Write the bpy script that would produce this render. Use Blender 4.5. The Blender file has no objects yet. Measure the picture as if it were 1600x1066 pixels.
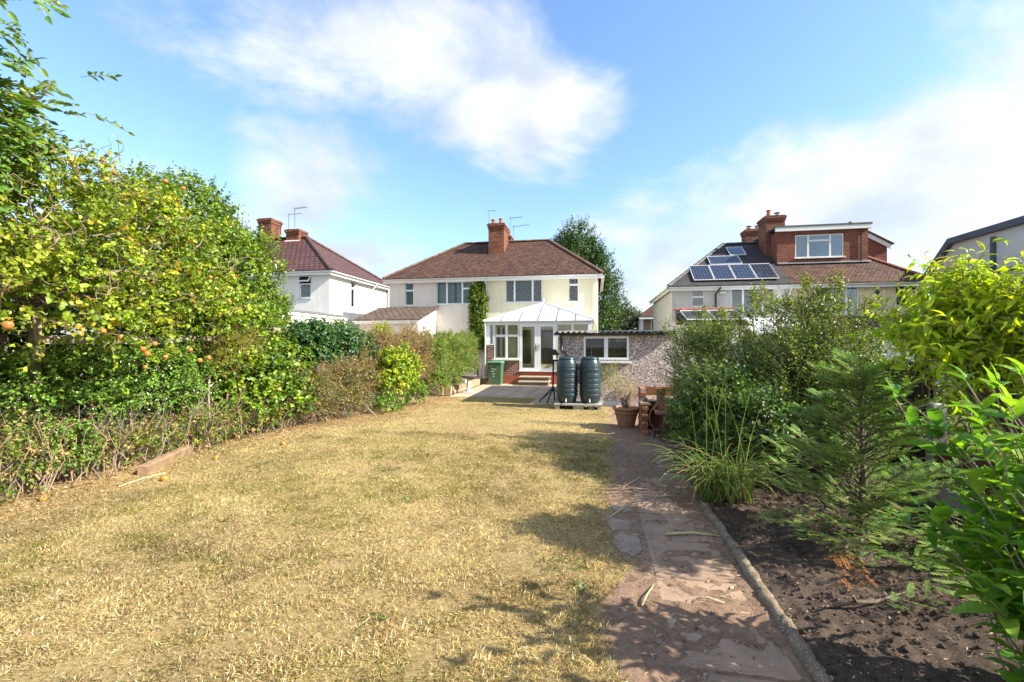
import bpy, math, random
import numpy as np
from mathutils import Vector, Matrix

S = bpy.context.scene
C = S.collection
R = math.radians
rnd = random.Random(7)
rg = np.random.default_rng(11)

# ------------------------------------------------------------------ camera
cam = bpy.data.cameras.new('camera')
cam.sensor_width = 36.0
cam.lens = 16.0
cam.shift_y = 0.0044
cam.clip_start = 0.05
cam.clip_end = 3000
camo = bpy.data.objects.new('camera', cam)
C.objects.link(camo)
camo.location = (0, 0, 1.6)
camo.rotation_euler = (R(90), 0, math.atan(130 / 711))
S.camera = camo

# ------------------------------------------------------------------ world, sun, exposure
SUN_EL, SUN_AZ = 35.0, 99.0          # azimuth clockwise from +Y: light comes from the right, a little from behind
SKY_STRENGTH = 0.135
world = bpy.data.worlds.new('World')
S.world = world
world.use_nodes = True
wt = world.node_tree
wt.nodes.clear()


def wn(kind, **kw):
    n = wt.nodes.new(kind)
    for k, v in kw.items():
        setattr(n, k, v)
    return n


def wmath(op, a, b=None, clamp=False):
    n = wn('ShaderNodeMath', operation=op)
    n.use_clamp = clamp
    for i, q in enumerate((a, b)):
        if q is None:
            continue
        if hasattr(q, 'links'):
            wt.links.new(q, n.inputs[i])
        else:
            n.inputs[i].default_value = q
    return n.outputs[0]


def wdot(vec, c):
    n = wn('ShaderNodeVectorMath', operation='DOT_PRODUCT')
    wt.links.new(vec, n.inputs[0])
    n.inputs[1].default_value = c
    return n.outputs['Value']


sky = wn('ShaderNodeTexSky', sky_type='NISHITA')
sky.sun_disc = False
sky.sun_elevation = R(SUN_EL)
sky.sun_rotation = R(SUN_AZ)
sky.air_density = 1.35
sky.dust_density = 0.8
sky.ozone_density = 3.0
tc = wn('ShaderNodeTexCoord')
dirv = tc.outputs['Generated']
fb = wn('ShaderNodeTexNoise')
fb.inputs['Scale'].default_value = 3.4
fb.inputs['Detail'].default_value = 10
fb.inputs['Roughness'].default_value = 0.61
fb.inputs['Distortion'].default_value = 0.25
mp = wn('ShaderNodeMapping')
mp.inputs['Scale'].default_value = (1, 1, 1.7)
wt.links.new(dirv, mp.inputs[0])
wt.links.new(mp.outputs[0], fb.inputs['Vector'])
fbo = fb.outputs[0]
# cloud banks: direction (bearing right of the garden axis, elevation) and half extents, in degrees
banks = [(-24, 33, 20, 8, 0.95), (-9, 27.5, 13, 7, 0.95), (-34, 17, 9, 7, 0.8), (-29, 11, 9, 5, 0.6),
         (24, 14, 18, 8, 1.0), (38, 15, 20, 9, 1.15), (52, 23, 18, 8, 1.0), (8, 8, 22, 6, 0.55), (-52, 12, 16, 7, 0.5)]
acc = None
for (az, el, ra, re_, wgt) in banks:
    a, e = R(az), R(el)
    c = Vector((math.sin(a) * math.cos(e), math.cos(a) * math.cos(e), math.sin(e)))
    e1 = Vector((math.cos(a), -math.sin(a), 0))
    e2 = e1.cross(c) * -1
    if e2.z < 0:
        e2 = -e2
    cx = wn('ShaderNodeCombineXYZ')
    wt.links.new(wdot(dirv, e1 / math.sin(R(ra))), cx.inputs[0])
    wt.links.new(wdot(dirv, e2 / math.sin(R(re_))), cx.inputs[1])
    wt.links.new(wmath('MAXIMUM', wdot(dirv, c * -20), 0.0), cx.inputs[2])
    ln = wn('ShaderNodeVectorMath', operation='LENGTH')
    wt.links.new(cx.outputs[0], ln.inputs[0])
    q = wmath('MULTIPLY', wmath('SUBTRACT', 1.0, ln.outputs['Value']), wgt)
    acc = q if acc is None else wmath('MAXIMUM', acc, q)
acc = wmath('MAXIMUM', acc, -1.2)
# unseen rest of the sky: broken cloud, its coverage raised for more ambient light
fb2 = wn('ShaderNodeTexNoise')
fb2.inputs['Scale'].default_value = 1.7
fb2.inputs['Detail'].default_value = 2
wt.links.new(dirv, fb2.inputs['Vector'])
away = wn('ShaderNodeMapRange')
away.interpolation_type = 'SMOOTHSTEP'
wt.links.new(wdot(dirv, (-0.18, 0.984, 0)), away.inputs[0])
away.inputs[1].default_value = 0.1
away.inputs[2].default_value = 0.5
away.inputs[3].default_value = 1.0
away.inputs[4].default_value = 0.0
gen = wmath('MULTIPLY', wmath('SUBTRACT', fb2.outputs[0], 0.39), 4.0)
gen = wmath('SUBTRACT', gen, wmath('MULTIPLY', wmath('SUBTRACT', 1.0, away.outputs[0]), 3.0))
acc = wmath('MAXIMUM', acc, gen)
m = wmath('ADD', acc, wmath('MULTIPLY', wmath('SUBTRACT', fbo, 0.5), 2.1))
mr = wn('ShaderNodeMapRange')
mr.interpolation_type = 'SMOOTHSTEP'
wt.links.new(m, mr.inputs[0])
mr.inputs[1].default_value = -0.14
mr.inputs[2].default_value = 0.60
mixc = wn('ShaderNodeMix', data_type='RGBA')
wt.links.new(wmath('MULTIPLY', mr.outputs[0], 0.93), mixc.inputs[0])
skyg = wn('ShaderNodeMix', data_type='RGBA', blend_type='MULTIPLY')
skyg.inputs[0].default_value = 1.0
wt.links.new(sky.outputs[0], skyg.inputs[6])
skyg.inputs[7].default_value = (0.69, 0.77, 0.87, 1)
wt.links.new(skyg.outputs[2], mixc.inputs[6])
cs = wn('ShaderNodeTexNoise')
cs.inputs['Scale'].default_value = 5.5
cs.inputs['Detail'].default_value = 6
wt.links.new(mp.outputs[0], cs.inputs['Vector'])
cr = wn('ShaderNodeValToRGB')
cr.color_ramp.elements[0].position = 0.34
cr.color_ramp.elements[0].color = (2.1, 2.32, 2.7, 1)
cr.color_ramp.elements[1].position = 0.62
cr.color_ramp.elements[1].color = (3.2, 3.25, 3.4, 1)
wt.links.new(cs.outputs[0], cr.inputs[0])
wt.links.new(cr.outputs[0], mixc.inputs[7])
bg = wn('ShaderNodeBackground')
bg.inputs['Strength'].default_value = SKY_STRENGTH
wt.links.new(mixc.outputs[2], bg.inputs[0])
wo = wn('ShaderNodeOutputWorld')
wt.links.new(bg.outputs[0], wo.inputs[0])

sl = bpy.data.lights.new('sun', 'SUN')
sl.energy = 4.7
sl.angle = R(0.55)
sl.color = (1.0, 0.93, 0.80)
so = bpy.data.objects.new('sun', sl)
C.objects.link(so)
az, el = R(SUN_AZ), R(SUN_EL)
sdir = Vector((math.sin(az) * math.cos(el), math.cos(az) * math.cos(el), math.sin(el)))
so.rotation_euler = sdir.to_track_quat('Z', 'Y').to_euler()
so.location = (20, -3, 15)

S.view_settings.view_transform = 'Standard'
S.view_settings.look = 'None'
S.view_settings.exposure = 1.42
S.view_settings.gamma = 1.0
S.view_settings.use_curve_mapping = False
S.render.engine = 'CYCLES'

# ------------------------------------------------------------------ materials
MATS = {}


def newmat(name):
    m = bpy.data.materials.new(name)
    m.use_nodes = True
    nt = m.node_tree
    nt.nodes.clear()
    out = nt.nodes.new('ShaderNodeOutputMaterial')
    MATS[name] = m
    return m, nt, out


def rgba(c):
    return (c[0], c[1], c[2], 1)


def noise(nt, vec, scale, detail=4, rough=0.6):
    n = nt.nodes.new('ShaderNodeTexNoise')
    n.inputs['Scale'].default_value = scale
    n.inputs['Detail'].default_value = detail
    n.inputs['Roughness'].default_value = rough
    if vec is not None:
        nt.links.new(vec, n.inputs['Vector'])
    return n


def ramp(nt, fac, stops):
    r = nt.nodes.new('ShaderNodeValToRGB')
    el = r.color_ramp.elements
    while len(el) > 1:
        el.remove(el[-1])
    el[0].position, el[0].color = stops[0][0], rgba(stops[0][1])
    for p, c in stops[1:]:
        e = el.new(p)
        e.color = rgba(c)
    nt.links.new(fac, r.inputs[0])
    return r.outputs[0]


def bumpn(nt, h, strength, dist=0.01, prev=None):
    b = nt.nodes.new('ShaderNodeBump')
    b.inputs['Strength'].default_value = strength
    b.inputs['Distance'].default_value = dist
    nt.links.new(h, b.inputs['Height'])
    if prev is not None:
        nt.links.new(prev, b.inputs['Normal'])
    return b.outputs[0]


def mixrgb(nt, fac, a, b, mode='MIX'):
    n = nt.nodes.new('ShaderNodeMix')
    n.data_type = 'RGBA'
    n.blend_type = mode
    for sock, q in ((n.inputs[0], fac), (n.inputs[6], a), (n.inputs[7], b)):
        if hasattr(q, 'links'):
            nt.links.new(q, sock)
        elif isinstance(q, (int, float)):
            sock.default_value = q
        else:
            sock.default_value = rgba(q)
    return n.outputs[2]


def surf(name, col, col2=None, scale=3.0, rough=0.6, bump=0.0, bscale=60, bdist=0.004, spec=0.4, metal=0.0,
         speck=None, sscale=120, objvar=0.0, streak=None):
    """a weathered surface: two tones mottled by world position, fine relief, optional specks and rain streaks"""
    m, nt, out = newmat(name)
    p = nt.nodes.new('ShaderNodeBsdfPrincipled')
    g = nt.nodes.new('ShaderNodeNewGeometry')
    pos = g.outputs['Position']
    col2 = col2 or tuple(x * 0.78 for x in col)
    n1 = noise(nt, pos, scale, 6, 0.62)
    c = ramp(nt, n1.outputs[0], [(0.32, col2), (0.68, col)])
    if speck:
        n2 = noise(nt, pos, sscale, 2, 0.5)
        f = ramp(nt, n2.outputs[0], [(0.56, (0, 0, 0)), (0.68, (1, 1, 1))])
        c = mixrgb(nt, f, c, speck)
    if streak:
        mpn = nt.nodes.new('ShaderNodeMapping')
        mpn.inputs['Scale'].default_value = (5, 5, 0.5)
        nt.links.new(pos, mpn.inputs[0])
        n3 = noise(nt, mpn.outputs[0], 1.0, 5, 0.7)
        f = ramp(nt, n3.outputs[0], [(0.5, (0, 0, 0)), (0.8, (0.55, 0.55, 0.55))])
        c = mixrgb(nt, f, c, streak)
    if objvar:
        oi = nt.nodes.new('ShaderNodeObjectInfo')
        lo, hi = 1 - objvar, 1 + objvar
        c = mixrgb(nt, 1.0, c, ramp(nt, oi.outputs['Random'], [(0, (lo, lo, lo)), (1, (hi, hi * 0.99, hi * 0.97))]), 'MULTIPLY')
    nt.links.new(c, p.inputs['Base Color'])
    p.inputs['Roughness'].default_value = rough
    p.inputs['Metallic'].default_value = metal
    p.inputs['Specular IOR Level'].default_value = spec
    if bump:
        nb = noise(nt, pos, bscale, 5, 0.65)
        nt.links.new(bumpn(nt, nb.outputs[0], bump, bdist), p.inputs['Normal'])
    nt.links.new(p.outputs[0], out.inputs[0])
    return m


def brickmat(name, a, b, mortar, bw=0.215, bh=0.075, mort=0.012, rough=0.8, offset=0.5, bump=0.5, mottle=None, bias=0.0):
    m, nt, out = newmat(name)
    p = nt.nodes.new('ShaderNodeBsdfPrincipled')
    uv = nt.nodes.new('ShaderNodeUVMap')
    t = nt.nodes.new('ShaderNodeTexBrick')
    t.offset = offset
    t.inputs['Color1'].default_value = rgba(a)
    t.inputs['Color2'].default_value = rgba(b)
    t.inputs['Mortar'].default_value = rgba(mortar)
    t.inputs['Scale'].default_value = 1.0
    t.inputs['Mortar Size'].default_value = mort
    t.inputs['Bias'].default_value = bias
    t.inputs['Brick Width'].default_value = bw
    t.inputs['Row Height'].default_value = bh
    nt.links.new(uv.outputs[0], t.inputs['Vector'])
    g = nt.nodes.new('ShaderNodeNewGeometry')
    n1 = noise(nt, g.outputs['Position'], 1.6, 6, 0.7)
    c = mixrgb(nt, 1.0, t.outputs[0], ramp(nt, n1.outputs[0], [(0.3, (0.72, 0.7, 0.7)), (0.7, (1.15, 1.12, 1.1))]), 'MULTIPLY')
    if mottle:
        n2 = noise(nt, g.outputs['Position'], 9, 5, 0.7)
        c = mixrgb(nt, ramp(nt, n2.outputs[0], [(0.56, (0, 0, 0)), (0.72, (0.7, 0.7, 0.7))]), c, mottle)
    nt.links.new(c, p.inputs['Base Color'])
    p.inputs['Roughness'].default_value = rough
    p.inputs['Specular IOR Level'].default_value = 0.25
    inv = nt.nodes.new('ShaderNodeMath')
    inv.operation = 'SUBTRACT'
    inv.inputs[0].default_value = 1
    nt.links.new(t.outputs['Fac'], inv.inputs[1])
    nt.links.new(bumpn(nt, inv.outputs[0], bump, 0.02), p.inputs['Normal'])
    nt.links.new(p.outputs[0], out.inputs[0])
    return m


def leafmat(name, trans=0.4, rough=0.45, spec=0.4, warm=(1.25, 1.15, 0.5)):
    m, nt, out = newmat(name)
    at = nt.nodes.new('ShaderNodeAttribute')
    at.attribute_name = 'Col'
    p = nt.nodes.new('ShaderNodeBsdfPrincipled')
    p.inputs['Roughness'].default_value = rough
    p.inputs['Specular IOR Level'].default_value = spec
    nt.links.new(at.outputs[0], p.inputs['Base Color'])
    tr = nt.nodes.new('ShaderNodeBsdfTranslucent')
    nt.links.new(mixrgb(nt, 1.0, at.outputs[0], warm, 'MULTIPLY'), tr.inputs[0])
    ms = nt.nodes.new('ShaderNodeMixShader')
    ms.inputs[0].default_value = trans
    nt.links.new(p.outputs[0], ms.inputs[1])
    nt.links.new(tr.outputs[0], ms.inputs[2])
    nt.links.new(ms.outputs[0], out.inputs[0])
    return m


def onecolleaf(name, col, col2, trans=0.4, rough=0.4, warm=(1.25, 1.15, 0.5)):
    """single leaves: a tone per leaf from the object's random number"""
    m, nt, out = newmat(name)
    oi = nt.nodes.new('ShaderNodeObjectInfo')
    c = ramp(nt, oi.outputs['Random'], [(0, col), (1, col2)])
    gg = nt.nodes.new('ShaderNodeNewGeometry')
    blot = noise(nt, gg.outputs['Position'], 45, 4, 0.7)
    c = mixrgb(nt, 1.0, c, ramp(nt, blot.outputs[0], [(0.3, (0.62, 0.66, 0.7)), (0.62, (1.12, 1.08, 1.0)), (0.8, (1.5, 1.2, 0.9))]), 'MULTIPLY')
    p = nt.nodes.new('ShaderNodeBsdfPrincipled')
    p.inputs['Roughness'].default_value = rough + 0.12
    p.inputs['Specular IOR Level'].default_value = 0.35
    nt.links.new(c, p.inputs['Base Color'])
    tr = nt.nodes.new('ShaderNodeBsdfTranslucent')
    nt.links.new(mixrgb(nt, 1.0, c, warm, 'MULTIPLY'), tr.inputs[0])
    ms = nt.nodes.new('ShaderNodeMixShader')
    ms.inputs[0].default_value = trans
    nt.links.new(p.outputs[0], ms.inputs[1])
    nt.links.new(tr.outputs[0], ms.inputs[2])
    nt.links.new(ms.outputs[0], out.inputs[0])
    return m


def glassmat(name, tint=(0.92, 0.95, 0.95), refl=1.0, base=0.0):
    m, nt, out = newmat(name)
    tr = nt.nodes.new('ShaderNodeBsdfTransparent')
    tr.inputs[0].default_value = rgba(tint)
    gl = nt.nodes.new('ShaderNodeBsdfGlossy')
    gl.inputs['Roughness'].default_value = 0.02
    fr = nt.nodes.new('ShaderNodeFresnel')
    fr.inputs[0].default_value = 1.52
    mu = nt.nodes.new('ShaderNodeMath')
    mu.operation = 'MULTIPLY_ADD'
    mu.use_clamp = True
    nt.links.new(fr.outputs[0], mu.inputs[0])
    mu.inputs[1].default_value = refl
    mu.inputs[2].default_value = base
    ms = nt.nodes.new('ShaderNodeMixShader')
    nt.links.new(mu.outputs[0], ms.inputs[0])
    nt.links.new(tr.outputs[0], ms.inputs[1])
    nt.links.new(gl.outputs[0], ms.inputs[2])
    nt.links.new(ms.outputs[0], out.inputs[0])
    return m


surf('render_white', (0.80, 0.78, 0.74), (0.70, 0.68, 0.64), 1.2, 0.85, 0.25, 90, streak=(0.55, 0.53, 0.48))
surf('render_pinkwhite', (0.74, 0.68, 0.61), (0.66, 0.60, 0.54), 0.9, 0.85, 0.25, 90, streak=(0.5, 0.46, 0.42))
surf('render_cream', (0.77, 0.72, 0.53), (0.69, 0.64, 0.46), 0.9, 0.85, 0.25, 90, streak=(0.52, 0.48, 0.33))
surf('render_ochre', (0.74, 0.62, 0.40), (0.66, 0.55, 0.35), 0.9, 0.85, 0.25, 90, streak=(0.5, 0.42, 0.3))
surf('render_grey', (0.56, 0.55, 0.53), (0.48, 0.47, 0.46), 1.2, 0.85, 0.3, 90)
surf('paint_bluegrey', (0.48, 0.52, 0.56), (0.43, 0.47, 0.51), 1.2, 0.8, 0.2, 80)
surf('pvc', (0.80, 0.81, 0.82), (0.76, 0.77, 0.79), 2, 0.32, spec=0.5)
surf('pvc_dirty', (0.72, 0.72, 0.70), (0.62, 0.62, 0.60), 4, 0.42, spec=0.5)
surf('grey_plastic', (0.50, 0.49, 0.50), (0.44, 0.43, 0.44), 2, 0.4)
surf('black_plastic', (0.018, 0.018, 0.02), (0.03, 0.03, 0.033), 8, 0.38)
surf('dark_metal', (0.05, 0.055, 0.065), (0.08, 0.085, 0.095), 4, 0.45)
surf('anthracite', (0.055, 0.065, 0.085), (0.075, 0.085, 0.105), 2, 0.5)
surf('aerial_metal', (0.30, 0.31, 0.32), (0.22, 0.22, 0.23), 20, 0.35, metal=0.8)
surf('lead', (0.16, 0.165, 0.18), (0.12, 0.125, 0.135), 5, 0.55, 0.2, 30)
surf('mortar_fillet', (0.52, 0.50, 0.47), (0.40, 0.38, 0.36), 12, 0.9, 0.4, 60)
surf('clay_pot', (0.42, 0.14, 0.075), (0.32, 0.10, 0.055), 8, 0.75, 0.3, 60)
surf('ridge_clay', (0.15, 0.075, 0.05), (0.10, 0.055, 0.04), 6, 0.8, 0.4, 40, objvar=0.25, speck=(0.20, 0.19, 0.14))
surf('ridge_red', (0.32, 0.11, 0.07), (0.24, 0.085, 0.055), 6, 0.8, 0.4, 40, objvar=0.2)
surf('ridge_slate', (0.11, 0.11, 0.11), (0.075, 0.075, 0.08), 6, 0.75, 0.4, 40, objvar=0.2)
surf('ridge_purple', (0.105, 0.052, 0.048), (0.085, 0.043, 0.041), 6, 0.7, 0.3, 40, objvar=0.12)
brickmat('brick_red', (0.27, 0.075, 0.045), (0.13, 0.04, 0.035), (0.36, 0.31, 0.27), 0.225, 0.078, 0.014)
brickmat('brick_chimney', (0.36, 0.12, 0.055), (0.17, 0.055, 0.035), (0.10, 0.065, 0.05), 0.225, 0.08, 0.018, mottle=(0.11, 0.07, 0.055))
brickmat('tile_hung', (0.30, 0.11, 0.07), (0.22, 0.085, 0.055), (0.07, 0.03, 0.025), 0.165, 0.11, 0.012, bump=0.8)
brickmat('roof_brown', (0.165, 0.080, 0.052), (0.060, 0.036, 0.030), (0.022, 0.014, 0.012), 0.18, 0.135, 0.02, mottle=(0.19, 0.125, 0.08), bump=1.0)
brickmat('roof_ext', (0.17, 0.12, 0.095), (0.11, 0.075, 0.06), (0.035, 0.025, 0.02), 0.30, 0.26, 0.03, mottle=(0.21, 0.18, 0.13), bump=1.0)
brickmat('roof_slate', (0.060, 0.060, 0.064), (0.040, 0.040, 0.044), (0.02, 0.02, 0.02), 0.30, 0.20, 0.012, mottle=(0.10, 0.085, 0.07), bump=0.7)
brickmat('roof_purple', (0.125, 0.062, 0.056), (0.098, 0.050, 0.047), (0.040, 0.020, 0.019), 0.30, 0.30, 0.035, bump=1.0, rough=0.6)
surf('paint_red', (0.36, 0.10, 0.055), (0.30, 0.085, 0.05), 3, 0.7, 0.25, 60)
surf('slab_patio', (0.54, 0.415, 0.30), (0.41, 0.31, 0.22), 2.5, 0.85, 0.3, 90, objvar=0.14, speck=(0.26, 0.23, 0.2))
surf('slab_path', (0.36, 0.235, 0.155), (0.21, 0.135, 0.09), 3.2, 0.9, 0.7, 60, objvar=0.1, speck=(0.33, 0.29, 0.25), sscale=160)
surf('slab_pale', (0.38, 0.29, 0.225), (0.20, 0.14, 0.10), 5, 0.85, 0.5, 60, objvar=0.1, speck=(0.22, 0.16, 0.12), sscale=90)
surf('concrete', (0.40, 0.385, 0.36), (0.28, 0.265, 0.245), 6, 0.9, 0.5, 70, objvar=0.08, speck=(0.2, 0.18, 0.15))
surf('concrete_mossy', (0.25, 0.185, 0.125), (0.10, 0.075, 0.05), 11, 0.95, 0.9, 50, bdist=0.012, speck=(0.38, 0.34, 0.27), sscale=90)
surf('stone_sandy', (0.38, 0.28, 0.18), (0.24, 0.175, 0.115), 7, 0.9, 0.6, 50, objvar=0.2)
surf('stone_white', (0.66, 0.63, 0.58), (0.45, 0.42, 0.38), 9, 0.85, 0.4, 60)
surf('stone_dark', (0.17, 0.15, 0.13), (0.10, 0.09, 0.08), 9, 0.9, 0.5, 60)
surf('terracotta', (0.34, 0.17, 0.095), (0.24, 0.12, 0.07), 7, 0.75, 0.3, 60, speck=(0.36, 0.25, 0.18), sscale=40)
surf('rust_clay', (0.26, 0.10, 0.055), (0.14, 0.06, 0.04), 9, 0.75, 0.4, 50)
surf('bbq_brick', (0.31, 0.125, 0.07), (0.20, 0.08, 0.05), 14, 0.9, 0.5, 80, objvar=0.3)
surf('bbq_mortar', (0.36, 0.32, 0.27), (0.28, 0.25, 0.21), 20, 0.95, 0.4, 80)
surf('butt_green', (0.022, 0.042, 0.052), (0.016, 0.033, 0.042), 3, 0.30, 0.06, 40, spec=0.5)
surf('bin_green', (0.065, 0.145, 0.080), (0.055, 0.125, 0.068), 4, 0.45, 0.1, 60)
surf('bin_green_pale', (0.13, 0.30, 0.16), (0.10, 0.25, 0.13), 4, 0.5)
surf('white_mark', (0.78, 0.78, 0.74), (0.6, 0.6, 0.56), 20, 0.6)
surf('yellow_mark', (0.60, 0.58, 0.04), (0.55, 0.52, 0.04), 20, 0.6)
surf('white_bucket', (0.68, 0.68, 0.66), (0.55, 0.55, 0.52), 6, 0.5)
surf('wood_grey', (0.34, 0.28, 0.21), (0.22, 0.175, 0.125), 14, 0.85, 0.6, 40)
surf('wood_brown', (0.31, 0.21, 0.125), (0.19, 0.12, 0.07), 10, 0.8, 0.5, 50)
surf('fence_dark', (0.060, 0.036, 0.026), (0.030, 0.020, 0.016), 8, 0.85, 0.6, 40, objvar=0.3)
surf('fence_red', (0.16, 0.075, 0.05), (0.095, 0.045, 0.032), 7, 0.85, 0.6, 40, objvar=0.25)
surf('bark', (0.19, 0.145, 0.11), (0.085, 0.062, 0.048), 18, 0.95, 0.9, 60, bdist=0.01)
surf('bark_dark', (0.075, 0.055, 0.042), (0.035, 0.027, 0.02), 18, 0.95, 0.8, 60, bdist=0.01)
surf('twig_pale', (0.34, 0.26, 0.18), (0.21, 0.155, 0.105), 14, 0.9, 0.3, 60)
surf('twig_red', (0.28, 0.15, 0.10), (0.19, 0.10, 0.07), 14, 0.9, 0.3, 60)
surf('straw', (0.58, 0.46, 0.27), (0.46, 0.35, 0.19), 20, 0.8)
surf('wire', (0.42, 0.47, 0.49), (0.32, 0.36, 0.38), 20, 0.45, metal=0.6)
surf('curtain', (0.62, 0.63, 0.60), (0.52, 0.53, 0.51), 3, 0.9)
surf('curtain_green', (0.33, 0.36, 0.33), (0.25, 0.28, 0.25), 3, 0.9)
surf('interior', (0.42, 0.38, 0.30), (0.36, 0.32, 0.25), 2, 0.9)
surf('interior_dark', (0.10, 0.085, 0.07), (0.07, 0.06, 0.05), 2, 0.9)
surf('interior_wood', (0.30, 0.15, 0.07), (0.2, 0.1, 0.05), 6, 0.6)
surf('door_cream', (0.66, 0.62, 0.50), (0.60, 0.56, 0.45), 3, 0.5)
surf('felt', (0.10, 0.115, 0.115), (0.07, 0.08, 0.08), 3, 0.8, 0.4, 60)
surf('fibre_cement', (0.17, 0.175, 0.175), (0.08, 0.085, 0.085), 4, 0.9, 0.5, 50)
surf('polycarb', (0.80, 0.82, 0.83), (0.76, 0.78, 0.80), 2, 0.25, spec=0.5)
surf('apple_skin', (0.34, 0.26, 0.04), (0.36, 0.07, 0.028), 30, 0.35, objvar=0.15)
surf('fern_brown', (0.50, 0.21, 0.06), (0.36, 0.14, 0.045), 20, 0.8)
surf('lead_came', (0.42, 0.43, 0.43), (0.34, 0.35, 0.35), 9, 0.5)
surf('hedge_core', (0.030, 0.035, 0.018), (0.02, 0.02, 0.012), 6, 1.0)
glassmat('glass', (0.90, 0.93, 0.93), 1.0)
glassmat('glass_bright', (0.55, 0.60, 0.63), 1.6, 0.10)
leafmat('leaf', 0.40, 0.40, 0.5)
leafmat('leaf_gloss', 0.22, 0.28, 0.5)
leafmat('leaf_thin', 0.5, 0.45, 0.35, (1.3, 1.2, 0.4))
leafmat('needle', 0.32, 0.4, 0.4)
leafmat('dry', 0.3, 0.8, 0.2, (1.1, 1.0, 0.8))
onecolleaf('leaf_peach', (0.20, 0.33, 0.020), (0.46, 0.55, 0.030), 0.55, 0.32, (1.5, 1.35, 0.3))
onecolleaf('leaf_near', (0.13, 0.30, 0.04), (0.30, 0.50, 0.06), 0.45, 0.42, (1.4, 1.35, 0.35))
onecolleaf('leaf_ash', (0.08, 0.20, 0.028), (0.18, 0.32, 0.04), 0.35, 0.4)
onecolleaf('leaf_apple', (0.16, 0.27, 0.022), (0.44, 0.48, 0.05), 0.42, 0.45)
onecolleaf('leaf_sedge', (0.09, 0.21, 0.05), (0.30, 0.36, 0.12), 0.25, 0.5)
onecolleaf('leaf_dead', (0.42, 0.26, 0.10), (0.52, 0.38, 0.20), 0.2, 0.8)


def groundmat(name, stops, big=0.6, small=14, bump=0.8, bdist=0.03, fine=90, speck=None, rough=0.95, patch=None):
    m, nt, out = newmat(name)
    p = nt.nodes.new('ShaderNodeBsdfPrincipled')
    g = nt.nodes.new('ShaderNodeNewGeometry')
    pos = g.outputs['Position']
    a = noise(nt, pos, big, 5, 0.6)
    b = noise(nt, pos, small, 6, 0.7)
    mx = nt.nodes.new('ShaderNodeMath')
    mx.operation = 'MULTIPLY_ADD'
    nt.links.new(b.outputs[0], mx.inputs[0])
    mx.inputs[1].default_value = 0.6
    mul = nt.nodes.new('ShaderNodeMath')
    mul.operation = 'MULTIPLY'
    nt.links.new(a.outputs[0], mul.inputs[0])
    mul.inputs[1].default_value = 0.4
    nt.links.new(mul.outputs[0], mx.inputs[2])
    c = ramp(nt, mx.outputs[0], stops)
    if speck:
        n2 = noise(nt, pos, 130, 2, 0.5)
        c = mixrgb(nt, ramp(nt, n2.outputs[0], [(0.63, (0, 0, 0)), (0.70, (1, 1, 1))]), c, speck)
    nt.links.new(c, p.inputs['Base Color'])
    p.inputs['Roughness'].default_value = rough
    p.inputs['Specular IOR Level'].default_value = 0.15
    f = noise(nt, pos, fine, 6, 0.75)
    n0 = bumpn(nt, b.outputs[0], bump, bdist)
    nt.links.new(bumpn(nt, f.outputs[0], bump, bdist * 0.3, n0), p.inputs['Normal'])
    nt.links.new(p.outputs[0], out.inputs[0])
    return m


groundmat('ground', [(0.3, (0.07, 0.075, 0.035)), (0.7, (0.14, 0.13, 0.06))])
groundmat('lawn', [(0.30, (0.18, 0.125, 0.055)), (0.5, (0.32, 0.235, 0.105)), (0.7, (0.46, 0.35, 0.175))], 0.7, 30, 0.9, 0.02, 160)
groundmat('soil', [(0.30, (0.055, 0.041, 0.034)), (0.5, (0.105, 0.076, 0.060)), (0.72, (0.20, 0.146, 0.113))], 0.9, 12, 1.0, 0.05, 80, (0.26, 0.20, 0.15))
groundmat('path_soil', [(0.32, (0.12, 0.078, 0.053)), (0.5, (0.26, 0.168, 0.112)), (0.70, (0.44, 0.295, 0.20))], 0.8, 16, 0.9, 0.03, 90, (0.32, 0.27, 0.22))
groundmat('litter', [(0.30, (0.20, 0.13, 0.075)), (0.5, (0.36, 0.255, 0.15)), (0.7, (0.52, 0.40, 0.25))], 0.9, 25, 1.0, 0.03, 120)


def pebblemat():
    m, nt, out = newmat('pebbledash')
    p = nt.nodes.new('ShaderNodeBsdfPrincipled')
    g = nt.nodes.new('ShaderNodeNewGeometry')
    v = nt.nodes.new('ShaderNodeTexVoronoi')
    v.inputs['Scale'].default_value = 52
    v.inputs['Randomness'].default_value = 1.0
    nt.links.new(g.outputs['Position'], v.inputs['Vector'])
    sp = nt.nodes.new('ShaderNodeSeparateColor')
    nt.links.new(v.outputs['Color'], sp.inputs[0])
    c = ramp(nt, sp.outputs[0], [(0.0, (0.10, 0.075, 0.075)), (0.28, (0.20, 0.15, 0.145)), (0.45, (0.40, 0.32, 0.30)),
                                (0.62, (0.62, 0.55, 0.51)), (0.8, (0.32, 0.25, 0.24)), (0.9, (0.78, 0.74, 0.70))])
    n1 = noise(nt, g.outputs['Position'], 1.4, 5, 0.6)
    c = mixrgb(nt, 1.0, c, ramp(nt, n1.outputs[0], [(0.3, (0.82, 0.8, 0.82)), (0.7, (1.1, 1.08, 1.06))]), 'MULTIPLY')
    nt.links.new(c, p.inputs['Base Color'])
    p.inputs['Roughness'].default_value = 0.7
    inv = nt.nodes.new('ShaderNodeMath')
    inv.operation = 'SUBTRACT'
    inv.inputs[0].default_value = 1
    nt.links.new(v.outputs['Distance'], inv.inputs[1])
    nt.links.new(bumpn(nt, inv.outputs[0], 0.9, 0.012), p.inputs['Normal'])
    nt.links.new(p.outputs[0], out.inputs[0])


pebblemat()


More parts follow.
